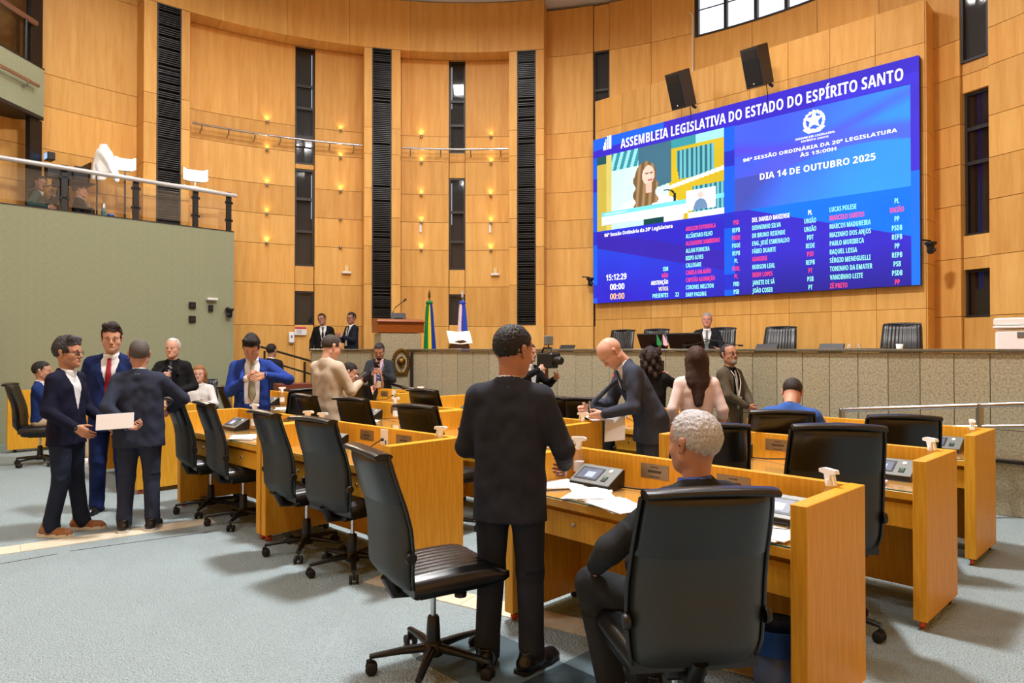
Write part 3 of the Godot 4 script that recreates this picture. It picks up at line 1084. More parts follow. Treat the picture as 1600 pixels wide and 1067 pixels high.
	for k in 4:
		var p := r0.lerp(r1, [.0, .305, .65, 1.0][k])
		part("post", box(Vector3(.05, lerpf(.95, 1.35, [.0, .305, .65, 1.0][k]), .05), p + Vector3(0, lerpf(.95, 1.35, [.0, .305, .65, 1.0][k]) * .5, 0), .006), M.steel, rr)
	var lr := thing("stair_handrail", "dark double handrail climbing left behind the man in beige", "handrail")
	for q in [[.92, 1.62, .022, 0], [.68, 1.38, .018, 0]]:
		part("rail", tube(begin(), [P(-1.75, 11.0, q[0] + .04), P(-5.0, 13.6, q[1])], q[2], 8), M.darkrail, lr)
	part("rail_end", tube(begin(), [P(-1.5, 10.84, .84), P(-1.42, 10.78, .88), P(-1.5, 10.83, .93), P(-1.75, 11.0, .96)], .026, 8), M.chrome, lr)
	for k in 4:
		var p := P(-1.75, 11.0).lerp(P(-4.9, 13.52), k / 3.0)
		part("post", tube(begin(), [p, p + Vector3(0, .94 + k * .2, 0)], .022, 8), M.darkrail, lr)
	st = begin()
	prism(st, [Vector2(0, 0), Vector2(4.2, 0), Vector2(4.2, .72), Vector2(3.9, .72)], 0.0, .55, Transform3D(Basis(Vector3(-.777, 0, -.63), Vector3.UP, Vector3(.63, 0, -.777)), P(-1.62, 10.98)))
	var rp := single("stair_ramp", st, M.stone2, "stone ramp climbing to the dais behind the man in beige", "ramp")
	rp.position = Vector3.ZERO
	var bn := thing("bench", "dark red bench box beside the stone ramp", "bench", P(-3.75, 12.0), .5)
	part("seat", box(Vector3(.8, .12, .3), Vector3(0, .92, 0), .01), mat(rgb8(110, 48, 30), .5), bn)
	part("base", box(Vector3(.76, .86, .26), Vector3(0, .43, 0)), mat(rgb8(84, 84, 82), .6), bn)


func terminal_small(at: Vector3, yaw: float, label: String) -> void:
	var t := thing("dais_terminal", label, "terminal", at, yaw, "terminals on the dais counter")
	part("panel", bx(begin(), Vector3(0, .05, 0), Vector3(.28, .13, .025), .006, Basis(Vector3.RIGHT, -.7)), M.black, t)
	part("foot", box(Vector3(.16, .02, .12), Vector3(0, .01, .02), .004), M.black, t)


func dais_things() -> void:
	var back := turn(-.69, -.72)
	var top := 1.537
	for q in [[.84, 10.5, "black desk terminal behind the wall, left of the bald man"], [3.19, 8.56, "black desk terminal before the empty chair right of the presiding man"], [3.75, 8.02, "black desk terminal before the rightmost dais chair"]]:
		terminal_small(P(q[0], q[1], top), back + PI, q[2])
	for q in [[1.99, 9.72, .42, "black monitor seen from behind, left of the small flags"], [2.38, 9.38, .52, "wide black monitor seen from behind, before the presiding man"]]:
		var t := thing("monitor", q[3], "monitor", P(q[0], q[1], top), back)
		part("screen_back", bx(begin(), Vector3(0, .14, 0), Vector3(q[2], .27, .03), .008, Basis(Vector3.RIGHT, -.5)), M.black, t)
		part("stand", box(Vector3(.2, .02, .16), Vector3(0, .01, 0), .004), M.black, t)
		part("neck", box(Vector3(.05, .1, .03), Vector3(0, .06, -.02)), M.black, t)
	var kb := single("keyboard", box(Vector3(.5, .03, .16), Vector3(0, .015, 0), .006), M.black, "low black keyboard lying on the dais counter", "keyboard")
	kb.position = P(3.98, 7.78, top + .02)
	kb.rotation.y = back
	var fs := thing("table_flags", "two tiny flags on a desk stand before the presiding man", "flag", P(2.05, 9.46, top), back)
	part("foot", lathe(begin(), [[.05, 0], [.05, .012], [.01, .02]], 12), M.chrome, fs)
	for s in [-1, 1]:
		var f := part("pole", tube(begin(), [Vector3(0, .01, 0), Vector3(s * .05, .24, 0)], .004, 6), M.chrome, fs)
		part("cloth", prism(begin(), [Vector2(s * .05, .24), Vector2(s * .05 - .08, .1), Vector2(s * .05 - .045, .08), Vector2(s * .05 - .005, .1)], -.008, .008), mat(rgb8(30, 140, 70) if s == 1 else rgb8(232, 190, 206), .8), f)
	for q in [[2.8, 8.88, -.25, "gooseneck microphone leaning right of the presiding man"], [2.5, 9.2, .2, "gooseneck microphone leaning towards the presiding man"]]:
		var mc := thing("desk_microphone", q[3], "microphone", P(q[0], q[1], top), 0.0)
		var s := -1.0 if q[2] > 0 else 1.0
		part("stalk", tube(begin(), [Vector3(-s * .28, .17, -.1), Vector3(-s * .1, .14, 0), Vector3(s * .12, .09, .06)], .006, 6), M.rubber, mc)
		part("head", tube(begin(), [Vector3(s * .12, .09, .06), Vector3(s * .18, .085, .08)], .013, 8), M.black, mc)
		part("foot", tube(begin(), [Vector3(0, 0, 0), Vector3(0, .125, .02)], .008, 6), M.rubber, mc)
	var gl := lathe(begin(), [[.026, 0], [.032, .1], [.030, .1], [.024, .006]], 14)
	var glm := done(gl)
	for k in 2:
		single("drinking_glass", glm, M.glass, "clear drinking glass on the dais counter, %s of the pair" % ["left", "right"][k], "glass", "water glasses on the dais").position = P(3.9 + k * .07, 7.9 - k * .07, top)
	single("paper_cup", lathe(begin(), [[.028, 0], [.036, .075], [.03, .075]], 14), M.white, "white cup on the wall before the rightmost dais chair", "cup").position = P(4.2, 7.4, top + .02)
	single("paper_sheet", box(Vector3(.3, .012, .2)), M.paper, "white papers lying on the dais counter between the terminals", "paper").position = P(3.48, 8.16, top + .03)
	var pr := thing("printer", "white printer on the dais at the right edge of the view", "printer", P(5.42, 7.25, 1.537), back)
	part("body", box(Vector3(.42, .24, .4), Vector3(0, .12, 0), .02), M.plastic, pr)
	part("lid", box(Vector3(.46, .03, .44), Vector3(0, .27, 0), .01), M.white, pr)
	part("scanner", box(Vector3(.38, .08, .36), Vector3(.04, .33, 0), .015), M.white, pr)
	part("control_panel", box(Vector3(.14, .06, .02), Vector3(-.05, .19, -.2), .004), M.greydev, pr)


# a parapet block with rail, glass and posts; the upper balcony; lights and cameras for broadcasting
func build_gallery() -> void:
	var a := Vector2(-9.8, 9.77)
	var b := Vector2(-5.695, 13.97)
	var g := structure("wall_left")
	var poly := [a, b]
	for q in [-34.5, -40.0, -46.0, -52.0, -58.0, -64.0]:
		var p := arc(RW - .01, q, 0)
		poly.append(Vector2(p.x, -p.z))
	var up := Transform3D(Basis(Vector3(1, 0, 0), Vector3(0, 0, -1), Vector3(0, 1, 0)), Vector3.ZERO)
	part("gallery_block", prism(begin(), poly, 0.0, 3.2, up), M.green, g)
	var dir := (b - a).normalized()
	var nor := Vector2(-dir.y, dir.x)
	var inner := [a, b, b + nor * .12 + dir * -.02, a + nor * .12]
	part("parapet", prism(begin(), inner, 3.2, 3.97, up), M.green, g)
	part("cap", prism(begin(), [a - nor * .01, b - nor * .01, b + nor * .14, a + nor * .14], 3.97, 3.985, up), M.frame, g)
	var yaw := atan2(dir.y, dir.x)
	var rail := thing("gallery_railing", "glass railing with black posts and a round grey handrail on the gallery", "railing")
	var L := a.distance_to(b)
	var posts := []
	var where := [-.3, .6, 1.62, 2.9, 4.04, 5.12, 5.78]
	for s in where:
		if s > 0:
			var p = a + dir * s
			posts.append(p)
			var o := part("post", box(Vector3(.1, .8, .05), Vector3(0, .4, 0), .004), M.black, rail)
			o.position = P(p.x, p.y, 3.985) + Vector3(nor.x * .05, 0, -nor.y * .05)
			o.rotation.y = yaw
			for h in [.22, .58]:
				var c := part("clamp", box(Vector3(.16, .05, .03), Vector3(0, h, .01), .004), M.black, rail)
				c.position = o.position
				c.rotation.y = yaw
	for k in posts.size() - 1:
		var p: Vector2 = posts[k] + dir * .07
		var q: Vector2 = posts[k + 1] - dir * .07
		var o := part("glass_panel", box(Vector3(p.distance_to(q), .56, .01), Vector3(0, .36, 0)), M.glass, rail)
		var c := (p + q) * .5
		o.position = P(c.x, c.y, 3.985) + Vector3(nor.x * .05, 0, -nor.y * .05)
		o.rotation.y = yaw
	var e0 := a + dir * .1 - nor * .02
	var e1 := b + dir * .03 - nor * .02
	part("handrail", tube(begin(), [P(e0.x, e0.y, 4.72), P(e1.x, e1.y, 4.72)], .042, 12), M.silver, rail)
	# upper balcony: a green band over a dark glazed box
	var ub := structure("wall_balcony")
	var c0 := Vector2(-8.26, 12.0)
	var c1 := Vector2(-8.55, 4.0)
	var band := [c0, c1, c1 + Vector2(-.15, 0), c0 + Vector2(-.15, .02)]
	part("band", prism(begin(), band, 5.66, 6.5, up), M.green, ub)
	part("soffit", prism(begin(), [c0, c1, c1 + Vector2(-1.0, .5), c0 + Vector2(-.9, -.2)], 5.6, 5.66, up), M.frame, ub)
	part("cap", prism(begin(), [c0 + Vector2(.01, .01), c1 + Vector2(.01, 0), c1 + Vector2(-.17, 0), c0 + Vector2(-.17, .02)], 6.5, 6.52, up), M.frame, ub)
	for h in [[3.2, 5.6], [6.52, 9.4]]:
		for s in ([[0.015, .11], [.16, .05], [.36, .05], [.6, .05]] if h[0] > 5.0 else [[.015, .11]]):
			var p := c0.lerp(c1, s[0] - (.015 if s[1] > .1 else .0) + .012)
			part("mullion", box(Vector3(.08, h[1] - h[0], .12 if s[1] < .1 else .3), P(p.x - .1, p.y, (h[0] + h[1]) * .5)), M.black, ub)
		var p0 := c0 + Vector2(-.1, -.05)
		var p1 := c1 + Vector2(-.1, 0)
		if h[0] < 5.0:
			continue
		part("glass_panel", prism(begin(), [p0, p1, p1 + Vector2(-.01, 0), p0 + Vector2(-.01, 0)], h[0], h[1], up), M.darkglass, ub)
	var br := thing("balcony_rail", "brown timber wall rail on the upper balcony's green band", "rail")
	part("tube", tube(begin(), [P(-8.18, 11.75, 6.12), P(-8.3, 8.0, 6.12)], .03, 8), mat(rgb8(128, 84, 56), .4), br)
	for d in [11.5, 10.6, 9.5]:
		part("bracket", tube(begin(), [P(-8.18, d, 6.11), P(-8.2, d, 6.03), P(-8.28, d, 6.03)], .014, 6), M.steel, br)
	var ur := thing("balcony_handrail", "brown handrail on a glass guard above the upper balcony", "rail")
	part("tube", tube(begin(), [P(-8.3, 11.85, 7.25), P(-8.5, 6.0, 7.25)], .05, 8), mat(rgb8(120, 80, 60), .4), ur)
	part("post", tube(begin(), [P(-8.3, 11.6, 6.5), P(-8.3, 11.6, 7.25)], .03, 8), M.black, ur)
	# switch boxes on the green wall
	var gyaw := yaw
	for q in [[P(-6.27, 13.37, 2.43), "upper black switch box on the green wall"], [P(-6.27, 13.37, 2.16), "lower black switch box on the green wall"], [P(-6.02, 13.62, 2.39), "narrow black switch box under the white bracket"]]:
		var t := thing("switch_box", q[1], "switch", q[0], gyaw)
		var ww := .13 if not "narrow" in q[1] else .09
		part("plate", box(Vector3(ww, .13, .03), Vector3(0, 0, .02), .006), M.black, t)
		part("button", box(Vector3(ww * .5, .06, .01), Vector3(0, 0, .04), .003), M.frame, t)
	var wb := thing("wall_bracket", "small white access point on the green wall", "device", P(-6.01, 13.63, 2.57), gyaw)
	part("tray", box(Vector3(.2, .05, .1), Vector3(0, 0, .05), .008), M.white, wb)
	part("led", box(Vector3(.012, .008, .004), Vector3(.05, -.005, .102)), M.greydev, wb)
	var dr := structure("door_1", P(-8.43, 11.15), gyaw)
	part("door_frame", box(Vector3(.1, 2.1, .06), Vector3(-.03, 1.05, .03)), mat(rgb8(70, 40, 26), .5), dr)
	# broadcast lights
	var lamps := [[P(-7.3, 12.85), 5.0, .11, "bright square video light on a stand, middle of the gallery", 3.0, .10], [P(-6.33, 13.6), 4.98, .15, "long glaring video light at the right end of the gallery", 6.0, .09]]
	for q in lamps:
		var t := thing("video_light", q[3], "lamp", q[0] + Vector3(0, 3.2, 0), .55)
		var h: float = q[1] - 3.2
		part("stand", tube(begin(), [Vector3(0, 0, 0), Vector3(0, h - .08, 0)], .016, 8), M.silver if q[2] > .13 else M.black, t)
		for k in 3:
			var a2 := TAU * k / 3.0
			part("leg", tube(begin(), [Vector3(0, .35, 0), Vector3(cos(a2) * .24, .012, sin(a2) * .24)], .012, 6), M.black, t)
		var sx: float = q[2]
		part("housing", box(Vector3(sx * 2.2, .24, .08), Vector3(0, h + .06, -.05), .01), M.silver, t)
		part("lamp_face", box(Vector3(sx * 2.0, .2, .02), Vector3(0, h + .06, .0), .004), glow(Color(1, .96, .88), 9.0), t)
		for s in [-1, 1]:
			part("barn_door", bx(begin(), Vector3(s * sx * 1.25, h + .06, .06), Vector3(.01, .22, .14), 0.0, Basis(Vector3.UP, s * .5)), M.white, t)
		var l := AreaLight3D.new()
		l.name = "light"
		l.area_size = Vector2(sx * 2.0, .2)
		l.light_color = Color(1, .95, .86)
		l.light_energy = q[4]
		l.area_range = 40.0
		l.shadow_enabled = true
		l.rotation_degrees = Vector3(0, 180, 0)
		l.position = Vector3(0, h + .06, .02)
		t.add_child(l)
	var sb := thing("softbox", "white cloth draped over a video light on a black stand", "lamp", P(-7.62, 12.58, 3.2), .3)
	part("stand", tube(begin(), [Vector3(-.04, 0, 0), Vector3(-.04, 1.9, 0)], .014, 8), M.black, sb)
	for k in 3:
		part("leg", tube(begin(), [Vector3(-.04, .3, 0), Vector3(-.04 + cos(TAU * k / 3.0) * .25, .01, sin(TAU * k / 3.0) * .25)], .012, 6), M.black, sb)
	var st := begin(true)
	var rings := []
	for q in [[-.1, 1.62, .02], [-.06, 1.9, .1], [0, 2.08, .17], [.1, 2.05, .2], [.2, 1.88, .2], [.26, 1.72, .15], [.3, 1.64, .05]]:
		var rp := []
		for k in 14:
			var an := TAU * k / 14.0
			rp.append(Vector3(q[0] + .03 * sin(an * 3.0), q[1] - .1 + cos(an) * q[2] * (1.0 + .18 * sin(an * 5.0)), sin(an) * q[2] * .8))
		rings.append(rp)
	loft(st, rings)
	rings = []
	for q in [[.06, 1.95, .12], [.03, 1.75, .13], [.05, 1.6, .1], [.02, 1.5, .07]]:
		var rp := []
		for k in 14:
			var an := TAU * k / 14.0
			rp.append(Vector3(q[0] + cos(an) * q[2] * (1.0 + .2 * sin(an * 4.0)), q[1], sin(an) * q[2] * .7))
		rings.append(rp)
	loft(st, rings)
	var cl := mat(rgb8(248, 248, 246), .7)
	cl.emission_enabled = true
	cl.emission = Color(1, 1, .98)
	cl.emission_energy_multiplier = .12
	part("cloth", st, cl, sb)
	# studio camera on a tripod
	var tv := thing("studio_camera", "black studio camera with monitor and prompter on a tripod in the gallery", "camera", P(-8.08, 12.15, 3.2), -.7)
	part("body", box(Vector3(.16, .2, .42), Vector3(0, 1.5, 0), .015), M.black, tv)
	part("viewfinder", box(Vector3(.2, .14, .12), Vector3(-.02, 1.78, .14), .01), M.black, tv)
	part("viewfinder_screen", box(Vector3(.16, .1, .01), Vector3(-.02, 1.78, .205)), glow(rgb8(170, 205, 250), .8), tv)
	st = begin()
	prism(st, [Vector2(-.22, 1.38), Vector2(.22, 1.38), Vector2(.3, 1.74), Vector2(-.3, 1.74)], -.42, -.4)
	bx(st, Vector3(-.2, 1.5, -.3), Vector3(.02, .3, .25))
	bx(st, Vector3(.2, 1.5, -.3), Vector3(.02, .3, .25))
	bx(st, Vector3(0, 1.37, -.3), Vector3(.5, .02, .4))
	part("prompter_hood", st, M.black, tv)
	part("prompter_screen", bx(begin(), Vector3(0, 1.52, -.3), Vector3(.3, .22, .01), 0, Basis(Vector3.RIGHT, .5)), glow(rgb8(150, 170, 220), .5), tv)
	part("lens", lathe(begin(), [[.06, 0], [.065, .16], [.05, .18]], 12, Vector3(0, 1.5, -.2), Basis(Vector3.RIGHT, -PI / 2)), M.black, tv)
	part("head", box(Vector3(.14, .14, .2), Vector3(0, 1.32, 0), .02), M.black, tv)
	part("pan_bar", tube(begin(), [Vector3(.05, 1.3, .05), Vector3(.12, 1.1, .5)], .012, 6), M.black, tv)
	for k in 3:
		var an := TAU * k / 3.0 + .4
		part("leg", tube(begin(), [Vector3(0, 1.28, 0), Vector3(cos(an) * .3, .02, sin(an) * .3)], .025, 6), M.black, tv)
	var fk := thing("steel_flask", "steel and teal drinking flask on the gallery parapet", "flask", P(-7.42, 12.38, 3.985))
	part("body", lathe(begin(), [[.035, 0], [.037, .12], [.03, .15]], 12), mat(rgb8(40, 110, 120), .4), fk)
	part("cap", lathe(begin(), [[.03, .15], [.028, .23], [.01, .24]], 12), M.steel, fk)
	var cd := thing("equipment_caddy", "black caddy of tools on the gallery parapet by the flask", "caddy", P(-7.58, 12.22, 3.985))
	part("box", box(Vector3(.14, .12, .1), Vector3(0, .06, 0), .006), M.black, cd)
	part("tool", tube(begin(), [Vector3(0, .1, 0), Vector3(-.02, .24, 0)], .014, 6), M.greydev, cd)
	single("blue_cloth", lathe(begin(), [[.02, 0], [.07, .01], [.06, .05], [.02, .065]], 9), M.blue, "small crumpled blue cloth beside the flask on the gallery parapet", "cloth").position = P(-7.33, 12.45, 3.985)


# ---------------------------------------------------------------- furniture
func chair_proto() -> Node3D:
	var t := thing("office_chair", "", "chair", Vector3.ZERO, 0.0, "black leather swivel chairs")
	var prof := [[.0, .46, .205, .20], [.05, .48, .225, .225], [.15, .54, .24, .24], [.3, .65, .24, .25], [.45, .76, .25, .25], [.6, .86, .275, .245], [.75, .96, .31, .24], [.88, 1.04, .335, .235], [.96, 1.085, .345, .23], [1.0, 1.1, .35, .222]]
	var front := []
	var shell := []
	var band := []
	var fine := []
	for k in 25:
		var s := k / 24.0
		var i := 0
		while i < prof.size() - 2 and prof[i + 1][0] < s:
			i += 1
		var f: float = (s - prof[i][0]) / (prof[i + 1][0] - prof[i][0])
		fine.append([s, lerpf(prof[i][1], prof[i + 1][1], f), lerpf(prof[i][2], prof[i + 1][2], f), lerpf(prof[i][3], prof[i + 1][3], f)])
	for p in fine:
		var hw: float = p[3]
		var thick := .035 * clampf(minf(p[0] * 8.0, (1.0 - p[0]) * 14.0), .25, 1.0)
		var rf := []
		var n := 44
		for j in n + 1:
			var x := lerpf(-hw, hw, float(j) / n)
			var edge := 1.0 - pow(absf(x / hw), 6.0)
			var dish := .035 * pow(x / hw, 2.0)
			rf.append(Vector3(x, p[1], p[2] - thick * edge - dish + (.006 * absf(sin(j * PI / 4.0)) * -edge if p[0] > .03 else 0.0)))
		rf.append(Vector3(hw, p[1], p[2] - .03))
		rf.append(Vector3(-hw, p[1], p[2] - .03))
		rf.reverse()
		front.append(rf)
		var rs := []
		var m := 16
		for j in m + 1:
			var x := lerpf(-hw, hw, float(j) / m)
			var e := 1.0 - pow(absf(x / hw), 5.0)
			var bulge := .05 * clampf(minf((p[0] + .04) * 5.0, (1.0 - p[0]) * 10.0 + .5), .2, 1.0) * (1.0 + .35 * exp(-pow((p[0] - .28) / .25, 2.0)))
			rs.append(Vector3(x * .985, p[1], p[2] - .03 + (bulge + .02) * e * (.8 + .2 * cos(x / hw * 1.5))))
		shell.append(rs)
		if p[0] >= .62:
			var rb := []
			for q in rs:
				var c := Vector3(0, p[1], p[2])
				rb.append(q + (q - c).normalized() * .007)
			band.append(rb)
	part("backrest", loft(begin(true), front), M.leather, t)
	var sh := part("back_shell", loft(begin(true), shell), M.leatherback, t)
	part("head_band", loft(begin(true), band), M.leather, sh)
	var lip := []
	for j in 13:
		var x := lerpf(-.228, .228, j / 12.0)
		lip.append(Vector3(x, 1.098 + .012 * (1.0 - pow(x / .228, 2.0)), .335 + .03 - .02 * pow(x / .228, 2.0)))
	var lst := begin(true)
	var lr := []
	for q in lip:
		lr.append(ring(q, Vector3.RIGHT, .045, .017, 10))
	loft(lst, lr)
	part("top_roll", lst, M.leather, t)
	for s in [-1, 1]:
		part("side_knob", lathe(begin(), [[.028, 0], [.03, .01], [.024, .022]], 12, Vector3(s * .245, .64, .225), Basis(Vector3(0, 0, 1), -s * PI / 2)), M.chairplastic, t)
		var piping := []
		for p in fine:
			piping.append(Vector3(s * (p[3] + .001), p[1], p[2] - .028))
		part("piping", tube(begin(true), piping, .008, 6), M.leather, t)
	# seat with channels running front to back
	var rows := []
	for k in 15:
		var f := k / 14.0
		var z := lerpf(.2, -.3, f)
		var hw := lerpf(.235, .255, sin(f * PI * .6))
		var top := .53 + .012 * sin(f * PI) - .05 * pow(maxf(f - .78, 0.0) / .22, 2.0)
		if k == 14:
			hw -= .02
		var low := .445 + .02 * pow(f, 3.0)
		var rr := []
		var n := 44
		for j in n + 1:
			var x := lerpf(-hw, hw, float(j) / n)
			var e := 1.0 - pow(absf(x / hw), 8.0)
			rr.append(Vector3(x, lerpf(low + .03, top, e) + .007 * absf(sin(j * PI / 4.0)) * e, z))
		for j in 9:
			rr.append(Vector3(lerpf(hw, -hw, j / 8.0), low, z))
		rows.append(rr)
	part("seat", loft(begin(true), rows), M.leather, t)
	part("seat_pan", box(Vector3(.4, .03, .4), Vector3(0, .435, -.04), .01), M.chairplastic, t)
	var me := part("mechanism", box(Vector3(.16, .06, .26), Vector3(0, .405, .0), .012), M.chairplastic, t)
	part("back_bracket", tube(begin(), [Vector3(0, .4, .08), Vector3(0, .41, .2), Vector3(0, .5, .245)], .032, 8), M.chairplastic, me)
	part("tension_knob", lathe(begin(), [[.03, 0], [.032, .02], [.02, .03]], 12, Vector3(.06, .35, -.12)), M.chairplastic, me)
	part("gas_lift", tube(begin(), [Vector3(0, .24, 0), Vector3(0, .4, 0)], .014, 12), M.chrome, t)
	part("column_cover", lathe(begin(), [[.038, .09], [.034, .2], [.03, .25], [.024, .26]], 14), M.chairplastic, t)
	var bs := part("star_base", lathe(begin(), [[.05, .07], [.055, .1], [.045, .13], [.035, .14]], 14), M.chairplastic, t)
	var arm := begin()
	loft(arm, [ring(Vector3(0, .105, -.03), Vector3.FORWARD, .026, .024, 8), ring(Vector3(0, .1, -.16), Vector3.FORWARD, .022, .018, 8), ring(Vector3(0, .085, -.31), Vector3.FORWARD, .017, .012, 8)])
	var armm := done(arm)
	var wh := begin()
	for s in [-1, 1]:
		lathe(wh, [[.012, 0], [.028, .002], [.03, .008], [.028, .018], [.012, .02]], 12, Vector3(s * .012 - (.0 if s > 0 else .0), .03, -.315 + .015), Basis(Vector3(0, 0, 1), -s * PI / 2))
	bx(wh, Vector3(0, .05, -.31), Vector3(.02, .045, .03), .006)
	var whm := done(wh)
	for k in 5:
		var a := TAU * k / 5.0 + .3
		var o := part("star_leg", armm, M.chairplastic, bs)
		o.rotation.y = a
		var c := part("caster", whm, M.rubber, bs)
		c.rotation.y = a
	return t


func desk_proto(W: float) -> Node3D:
	var t := thing("delegate_desk", "", "desk", Vector3.ZERO, 0.0, "two-seat delegates' desks")
	var hw := W * .5
	var em := done(box(Vector3(.07, .9, .64), Vector3(0, .5, -.32), .003))
	for s in [-1, 1]:
		part("end_panel", em, M.desk, t).position.x = s * (hw - .035)
	part("back_panel", box(Vector3(W - .14, .9, .04), Vector3(0, .5, -.615), .003), M.desk, t)
	part("table_top", box(Vector3(W - .142, .045, .56), Vector3(0, .735, -.315), .003), M.desktop, t)
	part("glass_top", box(Vector3(W - .16, .006, .54), Vector3(0, .761, -.31)), M.glass, t)
	part("glass_edge", box(Vector3(W - .16, .006, .004), Vector3(0, .761, -.039)), M.glassedge, t)
	part("drawer_carcass", box(Vector3(W - .142, .16, .3), Vector3(0, .63, -.245)), M.desk, t)
	for s in [-1, 1]:
		var w := (W - .142) * .5
		var d := part("drawer", box(Vector3(w - .01, .14, .02), Vector3(s * w * .5, .615, -.075), .002), M.desk, t)
		part("lock", lathe(begin(), [[.012, 0], [.012, .008], [.008, .01]], 12, Vector3(s * w * .5, .63, -.066), Basis(Vector3.RIGHT, PI / 2)), M.chrome, d)
		var np := part("name_plate", box(Vector3(.19, .085, .003), Vector3(s * .245, .87, -.594)), mat(rgb8(150, 132, 108), .35, .7), t)
		var st := begin()
		for k in 2:
			bx(st, Vector3(s * .245, .895 - k * .055, -.5918), Vector3(.05 if k == 0 else .07, .006, .001))
		bx(st, Vector3(s * .245, .87, -.5918), Vector3(.09, .014, .001))
		part("engraving", st, mat(rgb8(64, 52, 42), .5), np)
	var ol := part("outlet_plate", box(Vector3(.1, .125, .006), Vector3(0, .875, -.592), .002), M.white, t)
	part("plug", box(Vector3(.022, .022, .02), Vector3(-.015, .855, -.58), .004), M.rubber, ol)
	part("cable", tube(begin(), [Vector3(-.015, .855, -.575), Vector3(-.05, .83, -.55), Vector3(-.12, .79, -.54), Vector3(-.3, .772, -.52), Vector3(-.45, .77, -.5)], .005, 5), M.rubber, ol)
	part("cable", tube(begin(), [Vector3(.02, .85, -.585), Vector3(.06, .81, -.56), Vector3(.2, .772, -.53), Vector3(.42, .77, -.5)], .005, 5), M.rubber, ol)
	for sx in [-1, 1]:
		for z in [-.05, -.58]:
			var c := part("caster", lathe(begin(), [[.006, -.01], [.026, -.009], [.026, .009], [.006, .01]], 12, Vector3(sx * (hw - .035), .026, z), Basis(Vector3(0, 0, 1), PI / 2)), M.orange if z > -.3 else M.rubber, t)
			part("fork", box(Vector3(.032, .024, .03), Vector3(sx * (hw - .035), .046, z)), M.black, c)
	return t


func terminal_proto() -> Node3D:
	var t := thing("voting_terminal", "", "terminal", Vector3.ZERO, 0.0, "voting terminals on the desks")
	part("body", prism(begin(), [Vector2(.08, 0), Vector2(.075, .025), Vector2(-.07, .105), Vector2(-.085, .1), Vector2(-.08, 0)], -.145, .145, Transform3D(Basis(Vector3(0, 0, 1), Vector3.UP, Vector3(-1, 0, 0)), Vector3.ZERO)), M.black, t)
	var b := Basis(Vector3.RIGHT, .504)
	var c := Vector3(0, .068, .004)
	part("face_plate", bx(begin(), c, Vector3(.296, .006, .168), .002, b), M.greydev, t)
	var sc := part("screen_bezel", bx(begin(), c + b * Vector3(-.045, .003, 0), Vector3(.17, .004, .115), .001, b), M.black, t)
	part("screen", bx(begin(), c + b * Vector3(-.045, .0055, 0), Vector3(.145, .001, .09), 0, b), glow(rgb8(120, 128, 158), .55), sc)
	part("screen_box", bx(begin(), c + b * Vector3(-.035, .0065, .008), Vector3(.06, .001, .05), 0, b), glow(rgb8(206, 216, 240), .8), sc)
	part("badge", lathe(begin(), [[.014, 0], [.014, .003], [.009, .0035]], 12, c + b * Vector3(.085, .003, -.045), b), M.white, t)
	var fr := part("finger_reader", bx(begin(), c + b * Vector3(.085, .003, .03), Vector3(.034, .008, .045), .002, b), M.black, t)
	part("reader_light", bx(begin(), c + b * Vector3(.088, .0075, .02), Vector3(.018, .002, .016), 0, b), glow(rgb8(40, 150, 60), .5), fr)
	return t


func bottle_proto() -> Node3D:
	var t := thing("spray_bottle", "", "bottle", Vector3.ZERO, 0.0, "sanitiser spray bottles")
	part("bottle", lathe(begin(), [[.03, 0], [.034, .006], [.034, .13], [.026, .16], [.014, .175], [.014, .19]], 16), M.glass, t)
	part("label_wrap", lathe(begin(), [[.0345, .05], [.0345, .11]], 16), mat(rgb8(226, 232, 238), .6), t)
	part("collar", lathe(begin(), [[.017, .185], [.019, .2], [.016, .215]], 12), M.plastic, t)
	var st := begin()
	prism(st, [Vector2(-.05, .245), Vector2(-.045, .262), Vector2(.03, .265), Vector2(.05, .258), Vector2(.05, .243), Vector2(.02, .238), Vector2(.014, .21), Vector2(-.014, .21), Vector2(-.018, .238)], -.013, .013)
	part("spray_head", st, M.plastic, t)
	st = begin()
	prism(st, [Vector2(-.03, .238), Vector2(-.02, .238), Vector2(-.028, .21), Vector2(-.035, .19), Vector2(-.041, .192), Vector2(-.035, .215)], -.008, .008)
	part("trigger", st, M.plastic, t)
	return t


